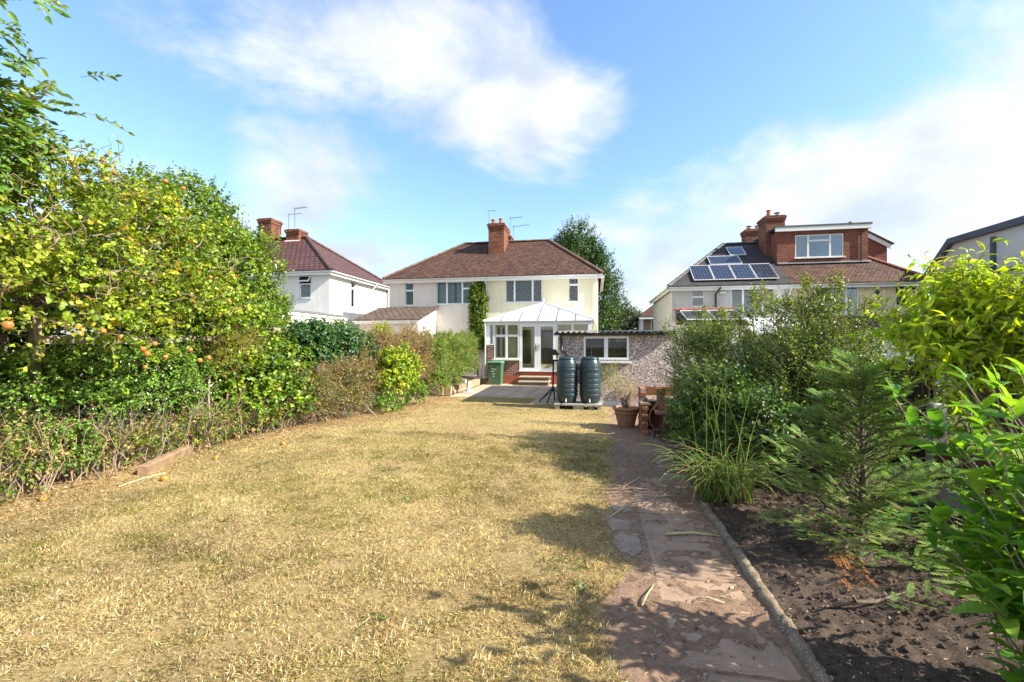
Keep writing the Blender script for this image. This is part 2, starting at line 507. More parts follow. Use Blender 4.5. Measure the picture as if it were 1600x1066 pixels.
def solarmat():
    m, nt, out = newmat('solar_cells')
    p = nt.nodes.new('ShaderNodeBsdfPrincipled')
    uv = nt.nodes.new('ShaderNodeUVMap')
    t = nt.nodes.new('ShaderNodeTexBrick')
    t.offset = 0.0
    t.inputs['Color1'].default_value = (0.012, 0.017, 0.034, 1)
    t.inputs['Color2'].default_value = (0.016, 0.022, 0.042, 1)
    t.inputs['Mortar'].default_value = (0.13, 0.14, 0.17, 1)
    t.inputs['Scale'].default_value = 1
    t.inputs['Mortar Size'].default_value = 0.006
    t.inputs['Brick Width'].default_value = 0.16
    t.inputs['Row Height'].default_value = 0.16
    nt.links.new(uv.outputs[0], t.inputs['Vector'])
    nt.links.new(t.outputs[0], p.inputs['Base Color'])
    p.inputs['Roughness'].default_value = 0.12
    nt.links.new(p.outputs[0], out.inputs[0])


solarmat()

# ------------------------------------------------------------------ object helpers
W = {}


def put(name, me, mat=None, parent=None, mw=None):
    o = bpy.data.objects.new(name, me)
    C.objects.link(o)
    if mat and me is not None and not me.materials:
        me.materials.append(MATS[mat])
    mw = mw or Matrix.Identity(4)
    if parent is not None:
        o.parent = parent
        o.matrix_parent_inverse = W[parent.name].inverted()
    o.matrix_basis = mw
    W[o.name] = mw.copy()
    return o


def tag(o, label=None, cat=None, group=None, kind=None):
    for k, v in (('label', label), ('category', cat), ('group', group), ('kind', kind)):
        if v:
            o[k] = v
    return o


def thing(name, label, cat, loc=(0, 0, 0), group=None):
    o = put(name, None, mw=Matrix.Translation(loc))
    o.empty_display_size = 0.2
    return tag(o, label, cat, group)


def dup(root, T, label):
    r = root.copy()
    C.objects.link(r)
    W[r.name] = T @ W[root.name]
    r.matrix_basis = W[r.name]
    r['label'] = label

    def kids(src, dst):
        for ch in list(src.children):
            c = ch.copy()
            C.objects.link(c)
            c.parent = dst
            c.matrix_parent_inverse = W[dst.name].inverted()
            W[c.name] = T @ W[ch.name]
            c.matrix_basis = W[c.name]
            kids(ch, c)
    kids(root, r)
    return r


def XY(x, y, z=0, rz=0, rx=0, ry=0, s=1.0):
    return Matrix.Translation((x, y, z)) @ Matrix.Rotation(rz, 4, 'Z') @ Matrix.Rotation(ry, 4, 'Y') @ Matrix.Rotation(rx, 4, 'X') @ Matrix.Scale(s, 4)


class MB:
    def __init__(s):
        s.v, s.f = [], []
        s.T = None

    def add(s, vs, fs):
        k = len(s.v)
        if s.T is not None:
            vs = [s.T @ Vector(p) for p in vs]
        s.v += [tuple(p) for p in vs]
        s.f += [tuple(i + k for i in f) for f in fs]
        return s

    def box(s, x0, x1, y0, y1, z0, z1, M_=None, b=0.0):
        if b > 0:
            # chamfered long edges at the top so that edges catch light
            vs = [(x0, y0, z0), (x1, y0, z0), (x1, y1, z0), (x0, y1, z0),
                  (x0, y0, z1 - b), (x1, y0, z1 - b), (x1, y1, z1 - b), (x0, y1, z1 - b),
                  (x0 + b, y0 + b, z1), (x1 - b, y0 + b, z1), (x1 - b, y1 - b, z1), (x0 + b, y1 - b, z1)]
            fs = [(3, 2, 1, 0), (0, 1, 5, 4), (1, 2, 6, 5), (2, 3, 7, 6), (3, 0, 4, 7),
                  (4, 5, 9, 8), (5, 6, 10, 9), (6, 7, 11, 10), (7, 4, 8, 11), (8, 9, 10, 11)]
        else:
            vs = [(x, y, z) for z in (z0, z1) for (x, y) in ((x0, y0), (x1, y0), (x1, y1), (x0, y1))]
            fs = [(3, 2, 1, 0), (4, 5, 6, 7), (0, 1, 5, 4), (1, 2, 6, 5), (2, 3, 7, 6), (3, 0, 4, 7)]
        if M_ is not None:
            vs = [M_ @ Vector(p) for p in vs]
        return s.add(vs, fs)

    def face(s, pts):
        return s.add(pts, [tuple(range(len(pts)))])

    def slab(s, pts, t=0.06):
        n = (Vector(pts[1]) - Vector(pts[0])).cross(Vector(pts[2]) - Vector(pts[0]))
        if n.z < 0:
            pts = pts[::-1]
        k = len(pts)
        vs = list(pts) + [(p[0], p[1], p[2] - t) for p in pts]
        fs = [tuple(range(k)), tuple(range(2 * k - 1, k - 1, -1))] + [(i, i + k, (i + 1) % k + k, (i + 1) % k) for i in range(k)]
        return s.add(vs, fs)

    def prism(s, poly, axis, a, b):
        """polygon in the two other axes, extruded from a to b along axis"""
        def mk(p, q):
            return {'x': (q, p[0], p[1]), 'y': (p[0], q, p[1]), 'z': (p[0], p[1], q)}[axis]
        k = len(poly)
        vs = [mk(p, a) for p in poly] + [mk(p, b) for p in poly]
        fs = [tuple(range(k - 1, -1, -1)), tuple(range(k, 2 * k))] + [(i, (i + 1) % k, (i + 1) % k + k, i + k) for i in range(k)]
        return s.add(vs, fs)

    def tube(s, pts, r, n=6, cap=True):
        pts = [Vector(p) for p in pts]
        rs = r if hasattr(r, '__len__') else [r] * len(pts)
        t0 = (pts[1] - pts[0]).normalized()
        up = Vector((0, 0, 1)) if abs(t0.z) < 0.9 else Vector((1, 0, 0))
        u = t0.cross(up).normalized()
        vs, fs = [], []
        for i, p in enumerate(pts):
            a = pts[max(i - 1, 0)]
            b = pts[min(i + 1, len(pts) - 1)]
            t = (b - a).normalized()
            u = (u - t * u.dot(t))
            u = u.normalized() if u.length > 1e-6 else t.orthogonal().normalized()
            w = t.cross(u)
            for k in range(n):
                an = 2 * math.pi * k / n
                vs.append(p + (u * math.cos(an) + w * math.sin(an)) * rs[i])
        for i in range(len(pts) - 1):
            for k in range(n):
                a = i * n + k
                b = i * n + (k + 1) % n
                fs.append((a, b, b + n, a + n))
        if cap:
            fs.append(tuple(range(n - 1, -1, -1)))
            L = (len(pts) - 1) * n
            fs.append(tuple(range(L, L + n)))
        return s.add(vs, fs)

    def lathe(s, prof, c=(0, 0, 0), n=20):
        vs, fs = [], []
        for (r, z) in prof:
            for k in range(n):
                a = 2 * math.pi * k / n
                vs.append((c[0] + r * math.cos(a), c[1] + r * math.sin(a), c[2] + z))
        for i in range(len(prof) - 1):
            for k in range(n):
                a, b = i * n + k, i * n + (k + 1) % n
                fs.append((a, b, b + n, a + n))
        fs.append(tuple(range(n - 1, -1, -1)))
        L = (len(prof) - 1) * n
        fs.append(tuple(range(L, L + n)))
        return s.add(vs, fs)

    def mesh(s, name, smooth=False, uv=True):
        me = bpy.data.meshes.new(name)
        me.from_pydata(s.v, [], s.f)
        if uv and len(s.f) < 4000:
            lay = me.uv_layers.new(name='UVMap')
            for p in me.polygons:
                n = p.normal
                u = Vector((1, 0, 0)) if abs(n.z) > 0.995 else Vector((0, 0, 1)).cross(n).normalized()
                w = n.cross(u)
                for li in p.loop_indices:
                    co = me.vertices[me.loops[li].vertex_index].co
                    lay.data[li].uv = (co.dot(u), co.dot(w))
        if smooth:
            me.polygons.foreach_set('use_smooth', [True] * len(me.polygons))
        me.update()
        return me

    def build(s, name, mat, parent=None, smooth=False, mw=None, uv=True):
        return put(name, s.mesh(name, smooth, uv), mat, parent, mw)


def struct(o):
    o['kind'] = 'structure'
    return o


# ------------------------------------------------------------------ noise on arrays
def vnoise(x, y, scale, seed=0):
    r = np.random.default_rng(seed).random((256, 256))
    x = np.asarray(x) * scale + 1000.37
    y = np.asarray(y) * scale + 1000.91
    xi, yi = np.floor(x).astype(int), np.floor(y).astype(int)
    fx, fy = x - xi, y - yi
    fx, fy = fx * fx * (3 - 2 * fx), fy * fy * (3 - 2 * fy)
    g = lambda a, b: r[a % 256, b % 256]
    return (g(xi, yi) * (1 - fx) + g(xi + 1, yi) * fx) * (1 - fy) + (g(xi, yi + 1) * (1 - fx) + g(xi + 1, yi + 1) * fx) * fy


def fbm(x, y, scale, seed=0, oct_=4):
    a, t, w = 0, 0, 1
    for i in range(oct_):
        a = a + w * vnoise(x, y, scale * 2 ** i, seed + i)
        t += w
        w *= 0.55
    return a / t


def sheet(name, xs, ys, zf, mat, keep=None, kind='structure'):
    X, Y = np.meshgrid(xs, ys)
    Z = zf(X, Y)
    nx, ny = len(xs), len(ys)
    v = np.stack([X.ravel(), Y.ravel(), Z.ravel()], 1)
    i = np.arange(nx * ny).reshape(ny, nx)
    f = np.stack([i[:-1, :-1], i[:-1, 1:], i[1:, 1:], i[1:, :-1]], -1).reshape(-1, 4)
    if keep is not None:
        cx = v[f].mean(1)
        f = f[keep(cx[:, 0], cx[:, 1])]
    me = bpy.data.meshes.new(name)
    me.from_pydata(v.tolist(), [], f.tolist())
    me.polygons.foreach_set('use_smooth', [True] * len(me.polygons))
    o = put(name, me, mat)
    o['kind'] = kind
    return o


# ------------------------------------------------------------------ the ground
mb = MB()
mb.face([(-900, -300, -0.06), (900, -300, -0.06), (900, 1500, -0.06), (-900, 1500, -0.06)])
struct(mb.build('ground', 'ground'))

LY = np.array([-4, 0, 3.4, 5.5, 7.5, 8.6, 9.65, 12.3, 13.7])
LX = np.array([-5.6, -5.65, -5.65, -6.0, -5.8, -5.3, -4.9, -4.75, -4.4])


def lawn_left(y):
    return np.interp(y, LY, LX)


def lawn_right(y):
    return 0.16 + 0.42 * (fbm(y, y * 0, 1.9, 5) - 0.5) + np.interp(y, [0, 4, 6, 10, 11], [-0.04, -0.02, 0.08, 0.18, 0.2])


def in_lawn(x, y, pad=0.0):
    end = np.where(x < -1.75, 13.66, 12.2)
    return (x > lawn_left(y) - 0.25 - pad) & (x < lawn_right(y) + pad) & (y < end + pad)


struct(sheet('lawn', np.arange(-6.6, 0.5, 0.1), np.arange(-4, 13.75, 0.1),
             lambda X, Y: 0.012 * (fbm(X, Y, 0.8, 3) - 0.5), 'lawn', lambda x, y: in_lawn(x, y, 0.03)))
struct(sheet('hedge_border', np.arange(-16.0, -4.2, 0.2), np.arange(-4, 19, 0.2),
             lambda X, Y: 0.02 * (fbm(X, Y, 1.5, 9) - 0.5) - 0.012 - 0.03 * (X > -5.2), 'litter', lambda x, y: x < np.interp(y, [-4, 9, 12, 19], [-5.0, -4.5, -4.35, -4.6])))
def path_z(X, Y):
    # trodden soil: runs out over the lawn edge and drifts over the slabs in patches
    e = X - lawn_right(Y)
    base = np.interp(e, [-.35, -.12, .06, .2], [-.035, -.012, .009, .009])
    return base + 0.022 * (fbm(X, Y, 2.6, 21) - 0.52) + 0.014 * (fbm(X, Y, 11, 22) - 0.5) + .006 * (fbm(X, Y, 40, 24, 2) - .5) + .012 * np.exp(-((X - 1.0) / .05) ** 2)


struct(sheet('path', np.arange(-0.4, 1.6, 0.025), np.concatenate([np.arange(-3, 1.5, .1), np.arange(1.5, 12.3, 0.03)]),
             path_z, 'path_soil', lambda x, y: (x > lawn_right(y) - 0.4) & (x < 1.09 + 0.45 * (y > 5.2))))


def soil_z(X, Y):
    return (0.0 + 0.05 * (fbm(X, Y, 1.2, 31) - 0.35) + 0.07 * np.abs(fbm(X, Y, 6, 33) - 0.5) + 0.055 * (fbm(X, Y, 17, 35) - 0.5)
            + np.clip((X - 1.1) * 0.08, 0, 0.1))


struct(sheet('planting_bed', np.arange(1.08, 3.4, 0.03), np.concatenate([np.arange(-1, 1, 0.1), np.arange(1, 8.6, 0.03)]), soil_z, 'soil'))
struct(sheet('neighbour_garden', np.arange(3.1, 20, 0.4), np.arange(-6, 23.5, 0.4),
             lambda X, Y: -0.03 + 0.03 * (fbm(X, Y, 0.8, 41) - 0.5), 'ground'))

# loose clods and pebbles on the bed and the path
mb = MB()
for i in range(5200):
    bed = i < 4400
    x = rnd.uniform(1.12, 3.1) if bed else rnd.uniform(0.1, 1.0)
    y = rnd.uniform(1.5, 6.5)
    r = rnd.choice((0.004, 0.006, 0.008, 0.012)) * rnd.uniform(0.7, 1.4) * (1.25 if bed else 0.6)
    z = float(soil_z(np.array(x), np.array(y))) if bed else 0.002
    a = rnd.uniform(0, 6)
    M_ = XY(x, y, z + r * 0.3, a, rnd.uniform(-0.5, 0.5))
    q = [(r * rnd.uniform(.7, 1.2), 0, 0), (0, r * rnd.uniform(.7, 1.2), 0), (-r * rnd.uniform(.7, 1.2), 0, 0), (0, -r * rnd.uniform(.7, 1.2), 0), (0, 0, r * .8), (0, 0, -r * .6)]
    mb.add([M_ @ Vector(p) for p in q], [(0, 1, 4), (1, 2, 4), (2, 3, 4), (3, 0, 4), (1, 0, 5), (2, 1, 5), (3, 2, 5), (0, 3, 5)])
tag(mb.build('soil_clods', 'soil', smooth=True, uv=False), 'loose crumbs of dark soil and grit on the planting bed', 'soil', kind='stuff')
mb = MB()
for i in range(1000):
    bed = i < 650
    x = rnd.uniform(1.12, 3.1) if bed else rnd.uniform(0.12, 1.0)
    y = rnd.uniform(1.6, 6.0)
    r = rnd.uniform(0.003, 0.009)
    z = float(soil_z(np.array(x), np.array(y))) if bed else 0.014
    M_ = XY(x, y, z + r * 0.5, rnd.uniform(0, 6))
    q = [(r, 0, 0), (0, r * .7, 0), (-r, 0, 0), (0, -r * .7, 0), (0, 0, r * .5), (0, 0, -r * .5)]
    mb.add([M_ @ Vector(p) for p in q], [(0, 1, 4), (1, 2, 4), (2, 3, 4), (3, 0, 4), (1, 0, 5), (2, 1, 5), (3, 2, 5), (0, 3, 5)])
tag(mb.build('pale_grit', 'slab_pale', smooth=True, uv=False), 'scattered pale grit and small stones on the soil', 'grit', kind='stuff')

# ------------------------------------------------------------------ path slabs, patio slabs, edging
pathroot = thing('slab_path', 'row of worn reddish concrete slabs along the dusty garden path', 'path', (0.7, 2, 0))


def slab_piece(parent, x0, x1, y0, y1, z, t, mat, jit=0.006, name='slab'):
    mb = MB()
    j = lambda: rnd.uniform(-jit, jit)
    top = [(x0 + j(), y0 + j(), z + j() * .5), (x1 + j(), y0 + j(), z + j() * .5), (x1 + j(), y1 + j(), z + j() * .5), (x0 + j(), y1 + j(), z + j() * .5)]
    b = 0.008
    inn = [(p[0] + b * (1 if i in (0, 3) else -1), p[1] + b * (1 if i < 2 else -1), p[2]) for i, p in enumerate(top)]
    rim = [(p[0], p[1], p[2] - b) for p in top]
    bot = [(p[0], p[1], z - t) for p in top]
    mb.add(inn + rim + bot, [(0, 1, 2, 3)] + [(i + 4, (i + 1) % 4 + 4, (i + 1) % 4, i) for i in range(4)] + [(i + 8, (i + 1) % 4 + 8, (i + 1) % 4 + 4, i + 4) for i in range(4)])
    return mb.build(name, mat, parent)


y = 0.5
for L in (0.92, 0.95, 0.9, 0.62, 0.6, 0.6, 0.6):
    slab_piece(pathroot, 0.405, 1.01, y, y + L - 0.014, 0.010, 0.05, 'slab_path')
    y += L
flag = thing('flagstones', 'irregular pale flagstones between the dry lawn and the path', 'flagstones', (0.25, 4, 0))
for (a, b) in (((0.13, 0.36), (3.55, 3.98)), ((0.10, 0.33), (4.0, 4.42)), ((0.16, 0.34), (4.46, 4.7))):
    cxf, cyf = (a[0] + a[1]) / 2, (b[0] + b[1]) / 2
    ring = [(cxf + math.cos(q) * (a[1] - a[0]) * .5 * rnd.uniform(.85, 1.2), cyf + math.sin(q) * (b[1] - b[0]) * .5 * rnd.uniform(.75, 1.25)) for q in np.sort(np.array([rnd.uniform(0, 6.28) for _ in range(11)]))]
    fm = MB().prism(ring, 'z', -.03, .0105)
    fm.build('flagstone', 'slab_pale', flag)
flag2 = thing('paving_slabs', 'light concrete slabs beside the brick barbecue', 'paving', (0.95, 7, 0))
for yy in np.arange(5.35, 7.9, 0.62):
    for xx in (0.80, 1.42):
        slab_piece(flag2, xx, xx + 0.6, yy, yy + 0.6, 0.006, 0.05, 'slab_pale')

edge = thing('concrete_edging', 'mossy low concrete kerb between the path and the soil bed', 'kerb', (1.05, 2.5, 0))
yk = 0.6
for k, L in enumerate((0.9, 0.9, 0.9, 0.88, 0.6)):
    mb = MB()
    n = 40
    pts, rr = [], []
    for i in range(n + 1):
        yy = yk + (L - 0.006) * i / n
        pts.append((1.055 + 0.022 * (vnoise(yy, 0, 2.2, 50) - 0.5) - 0.03 * max(0, yy - 4.1), yy, 0.022 + 0.02 * (vnoise(yy, 0, 3, 51) - 0.5)))
        rr.append(0.036 + 0.018 * (vnoise(yy, 0, 6, 52) - 0.5) + .008 * (vnoise(yy, 0, 25, 53) - .5))
    mb.tube(pts, rr, 10)
    mb.v = [(p[0] + rnd.uniform(-.006, .006), p[1], p[2] + rnd.uniform(-.006, .006)) for p in mb.v]
    mb.build('kerb_stone', 'concrete_mossy', edge, smooth=True)
    yk += L

pat = struct(MB().box(-4.55, -0.95, 13.7, 18.6, -0.05, -0.004).build('patio', 'path_soil'))
for j, y0 in enumerate(np.arange(13.72, 18.5, 0.61)):
    for i, x0 in enumerate(np.arange(-4.5, -1.0, 0.6)):
        slab_piece(pat, x0, x0 + 0.575, y0, min(y0 + 0.575, 18.52), 0.014, 0.03, 'slab_patio', 0.004)
for (x0, y0) in ((-1.72, 12.95), (-1.1, 12.98), (-1.75, 12.32), (-1.13, 12.36)):
    slab_piece(pat, x0, x0 + 0.6, y0, y0 + 0.6, 0.014, 0.05, 'slab_patio', 0.012)
slab_piece(pat, -2.02, -1.78, 11.95, 12.12, 0.012, 0.03, 'slab_pale', 0.02, 'slab')

# low block wall beside the patio
lw = thing('low_block_wall', 'low sandy stone wall of two courses beside the patio', 'wall', (-4.6, 16, 0))
for c in range(2):
    yy = 14.5 + (0.15 if c else 0)
    while yy < 18.3:
        L = rnd.uniform(0.28, 0.4)
        MB().box(-4.83, -4.6 + rnd.uniform(-.012, .012), yy, min(yy + L - 0.012, 18.4), c * 0.125 + 0.002, c * 0.125 + 0.117, b=0.012).build('stone_block', 'stone_sandy', lw)
        yy += L
MB().box(-4.80, -4.63, 14.5, 18.38, 0, 0.235).build('mortar_core', 'bbq_mortar', lw)
for (x, y) in ((-4.72, 14.3), (-4.93, 14.1)):
    MB().box(x - .09, x + .09, y - .09, y + .09, 0, 0.27, b=0.015).build('stone_block', 'stone_sandy', lw)


# ------------------------------------------------------------------ house helpers
def wall_front(x0, x1, z0, z1, y, holes, reveal=0.11, T=None):
    """a wall face on plane y (facing -Y) with openings and their reveals"""
    mb = MB()
    mb.T = T
    xs = sorted({x0, x1, *[h[0] for h in holes], *[h[2] for h in holes]})
    zs = sorted({z0, z1, *[h[1] for h in holes], *[h[3] for h in holes]})
    for i in range(len(xs) - 1):
        for j in range(len(zs) - 1):
            cx, cz = (xs[i] + xs[i + 1]) / 2, (zs[j] + zs[j + 1]) / 2
            if any(h[0] < cx < h[2] and h[1] < cz < h[3] for h in holes):
                continue
            mb.face([(xs[i], y, zs[j]), (xs[i + 1], y, zs[j]), (xs[i + 1], y, zs[j + 1]), (xs[i], y, zs[j + 1])])
    for (a, b, c, d) in holes:
        r = y + reveal
        mb.face([(a, y, b), (a, r, b), (c, r, b), (c, y, b)])
        mb.face([(a, y, d), (c, y, d), (c, r, d), (a, r, d)])
        mb.face([(a, y, b), (a, y, d), (a, r, d), (a, r, b)])
        mb.face([(c, y, b), (c, r, b), (c, r, d), (c, y, d)])
    return mb


def window(parent, x, y, z, w, h, cells, rz=0, frame='pvc', glass='glass', bar=0.045, lattice=False, curtain=None, sill=True, name='window'):
    """cells: rectangles (x0,z0,x1,z1[,tilt]) tiling the w x h opening; local x along the wall, y inwards"""
    T = XY(x, y, z, rz)
    mb = MB()
    panes = []
    for c in cells:
        x0, z0, x1, z1 = c[:4]
        tilt = c[4] if len(c) > 4 else 0
        M_ = None
        if tilt:
            M_ = Matrix.Translation((0, 0, z1)) @ Matrix.Rotation(-tilt, 4, 'X') @ Matrix.Translation((0, 0, -z1))
        a, b = 0.06, 0.12
        if tilt:
            a, b = -0.02, 0.03
        mb.box(x0, x0 + bar, a, b, z0, z1, M_)
        mb.box(x1 - bar, x1, a, b, z0, z1, M_)
        mb.box(x0 + bar, x1 - bar, a, b, z0, z0 + bar, M_)
        mb.box(x0 + bar, x1 - bar, a, b, z1 - bar, z1, M_)
        panes.append((x0 + bar, z0 + bar, x1 - bar, z1 - bar, M_, (a + b) / 2))
    win = mb.build(name, frame, parent, mw=T)
    for (x0, z0, x1, z1, M_, yy) in panes:
        p = MB().box(x0, x1, yy - 0.008, yy + 0.008, z0, z1, M_)
        p.build('pane', glass, win, mw=T)
        if lattice:
            L = MB()
            st, r = 0.17, 0.009
            w_, h_ = x1 - x0, z1 - z0
            k = -int(h_ * 0.62 / st) - 2
            while k * st < w_ + h_:
                for sgn in (1, -1):
                    # line x = x0 + k*st + sgn*0.6*(z-z0), clipped
                    pts = []
                    for i in range(41):
                        zz = z0 + h_ * i / 40
                        xx = x0 + k * st + (0.62 * (zz - z0) if sgn > 0 else 0.62 * (z1 - zz))
                        if x0 <= xx <= x1:
                            pts.append((xx, yy - 0.012, zz))
                    if len(pts) > 1:
                        L.tube([pts[0], pts[-1]], r, 4)
                k += 1
            L.build('lattice', 'lead_came', win, mw=T, uv=False)
    if curtain:
        cm, spans = curtain
        for (xa, xb) in spans:
            n = max(6, int((xb - xa) / 0.03))
            cv, cf = [], []
            for i in range(n + 1):
                xx = xa + (xb - xa) * i / n
                dy = 0.28 + 0.035 * math.sin(i * 1.7) + 0.02 * math.sin(i * 0.6 + 1)
                cv += [(xx, dy, 0.0), (xx, dy, h)]
            cf = [(2 * i, 2 * i + 2, 2 * i + 3, 2 * i + 1) for i in range(n)]
            MB().add(cv, cf).build('curtain', cm, win, smooth=True, mw=T)
    if sill:
        MB().box(-0.06, w + 0.06, -0.05, 0.06, -0.055, -0.003).build('sill', 'pvc_dirty', win, mw=T)
    return win


def ridge_run(parent, a, b, mat, r=0.11, L=0.45, overlap=0.0):
    """half round ridge or hip tiles laid end to end from a to b"""
    a, b = Vector(a), Vector(b)
    d = b - a
    n = max(1, int(round(d.length / L)))
    q = d.normalized()
    side = q.cross(Vector((0, 0, 1))).normalized()
    up = side.cross(q).normalized()
    me = None
    for i in range(n):
        M_ = Matrix((side.to_4d(), q.to_4d(), up.to_4d(), (0, 0, 0, 1))).transposed()
        p = a + d * (i / n)
        M_.translation = p
        M_[3][3] = 1
        for k in range(3):
            M_[3][k] = 0
        if me is None:
            ll = d.length / n - 0.012
            mb = MB()
            m_ = 6
            vs = []
            for yy, rr in ((0, r), (ll * 0.88, r * 1.0), (ll * 0.88, r * 1.12), (ll, r * 1.12)):
                for k in range(m_ + 1):
                    an = math.pi * k / m_
                    vs.append((math.cos(an) * rr, yy, math.sin(an) * rr * 0.8 - 0.03))
            fs = []
            for s_ in range(3):
                for k in range(m_):
                    c = s_ * (m_ + 1) + k
                    fs.append((c, c + 1, c + m_ + 2, c + m_ + 1))
            fs.append(tuple(range(m_, -1, -1)))
            fs.append(tuple(range(3 * (m_ + 1), 4 * (m_ + 1))))
            mb.add(vs, fs)
            me = mb.mesh('ridge_tile')
        put('ridge_tile', me, mat, parent, M_)


def gutter(parent, a, b, mat='pvc_dirty', r=0.06, name='gutter'):
    a, b = Vector(a), Vector(b)
    q = (b - a).normalized()
    side = q.cross(Vector((0, 0, 1))).normalized()
    mb = MB()
    vs, fs = [], []
    n = 8
    for p in (a, b):
        for rr in (r, r * 0.85):
            for k in range(n + 1):
                an = math.pi + math.pi * k / n
                vs.append(p + side * math.cos(an) * rr + Vector((0, 0, 1)) * math.sin(an) * rr)
    m_ = n + 1
    for k in range(n):
        fs.append((k, k + 1, k + 1 + 2 * m_, k + 2 * m_))
        fs.append((k + m_, k + 3 * m_, k + 1 + 3 * m_, k + 1 + m_))
    for (i, j) in ((0, m_), (n, n + m_)):
        fs.append((i, j, j + 2 * m_, i + 2 * m_))
    mb.add(vs, fs)
    return mb.build(name, mat, parent, smooth=False)


def chimney(parent, x0, x1, y0, y1, z0, z1, pots, mat='brick_chimney', cowl=()):
    mb = MB()
    mb.box(x0, x1, y0, y1, z0, z1 - 0.3)
    mb.box(x0 - .035, x1 + .035, y0 - .035, y1 + .035, z1 - 0.3, z1 - 0.16)
    mb.box(x0 - .07, x1 + .07, y0 - .07, y1 + .07, z1 - 0.16, z1 - 0.05)
    mb.box(x0 - .02, x1 + .02, y0 - .02, y1 + .02, z1 - 0.05, z1)
    st = mb.build('chimney', mat, parent)
    MB().slab([(x0 - .06, y0 - .06, z0 + .02), (x1 + .06, y0 - .06, z0 + .02), (x1 + .06, y0 - .002, z0 + .1), (x0 - .06, y0 - .002, z0 + .1)], 0.05).build('flashing', 'mortar_fillet', st)
    for (px, py, h) in pots:
        MB().lathe([(0.12, 0), (0.12, 0.06), (0.10, 0.08), (0.095, h - 0.06), (0.12, h - 0.05), (0.12, h), (0.085, h), (0.08, h - .15)], (px, py, z1 - 0.005), 12).build('chimney_pot', 'clay_pot', st, smooth=False)
    for (px, py) in cowl:
        m2 = MB().lathe([(0.10, 0), (0.10, 0.12), (0.09, 0.13)], (px, py, z1 - 0.005), 12)
        m2.lathe([(0.15, 0.2), (0.16, 0.215), (0.05, 0.26), (0.01, 0.27)], (px, py, z1), 12)
        for a in range(4):
            m2.tube([(px + .085 * math.cos(a * 1.57), py + .085 * math.sin(a * 1.57), z1 + .12), (px + .12 * math.cos(a * 1.57), py + .12 * math.sin(a * 1.57), z1 + .205)], 0.008, 4)
        m2.build('chimney_cowl', 'dark_metal', st)
    return st


def aerial(label, x, y, z0, h, head, n_el=7, ang=0.2, el=0.32):
    t = thing('television_aerial', label, 'aerial', (x, y, z0), 'television aerials on the chimneys')
    MB().tube([(x, y, z0), (x, y, z0 + h)], 0.017, 6).build('mast', 'aerial_metal', t)
    d = Vector((math.cos(ang), math.sin(ang), 0))
    p = Vector((x, y, z0 + h - 0.05))
    q = Vector((-d.y, d.x, 0))
    MB().tube([p - d * 0.1, p + d * head], 0.013, 5).build('boom', 'aerial_metal', t)
    for i in range(n_el):
        c = p + d * (head * (i + 0.5) / n_el)
        MB().tube([c - q * el * 0.5 + Vector((0, 0, .012)), c + q * el * 0.5 + Vector((0, 0, .012))], 0.007, 4).build('element', 'aerial_metal', t)
    return t


def downpipe(parent, x, y, z0, z1, mat='pvc_dirty', r=0.036, swan=0.22, name='downpipe'):
    return MB().tube([(x, y - swan, z1), (x, y - swan, z1 - .1), (x, y, z1 - .32), (x, y, z0)], r, 8).build(name, mat, parent, smooth=True)


# ------------------------------------------------------------------ the pair in the middle
YF, YE, YR, YB = 22.3, 22.0, 25.5, 28.8
ZE, ZR = 5.06, 7.5
DIV = -5.33
hl = thing('semi_detached_house', 'left half of the middle pair, off white render with brown tiled roof and tiled lean-to', 'house', (-8, 22.3, 0), 'houses behind the gardens')
hr = thing('semi_detached_house', 'right half of the middle pair, pale cream render, diamond leaded windows and conservatory', 'house', (-2.5, 22.3, 0), 'houses behind the gardens')


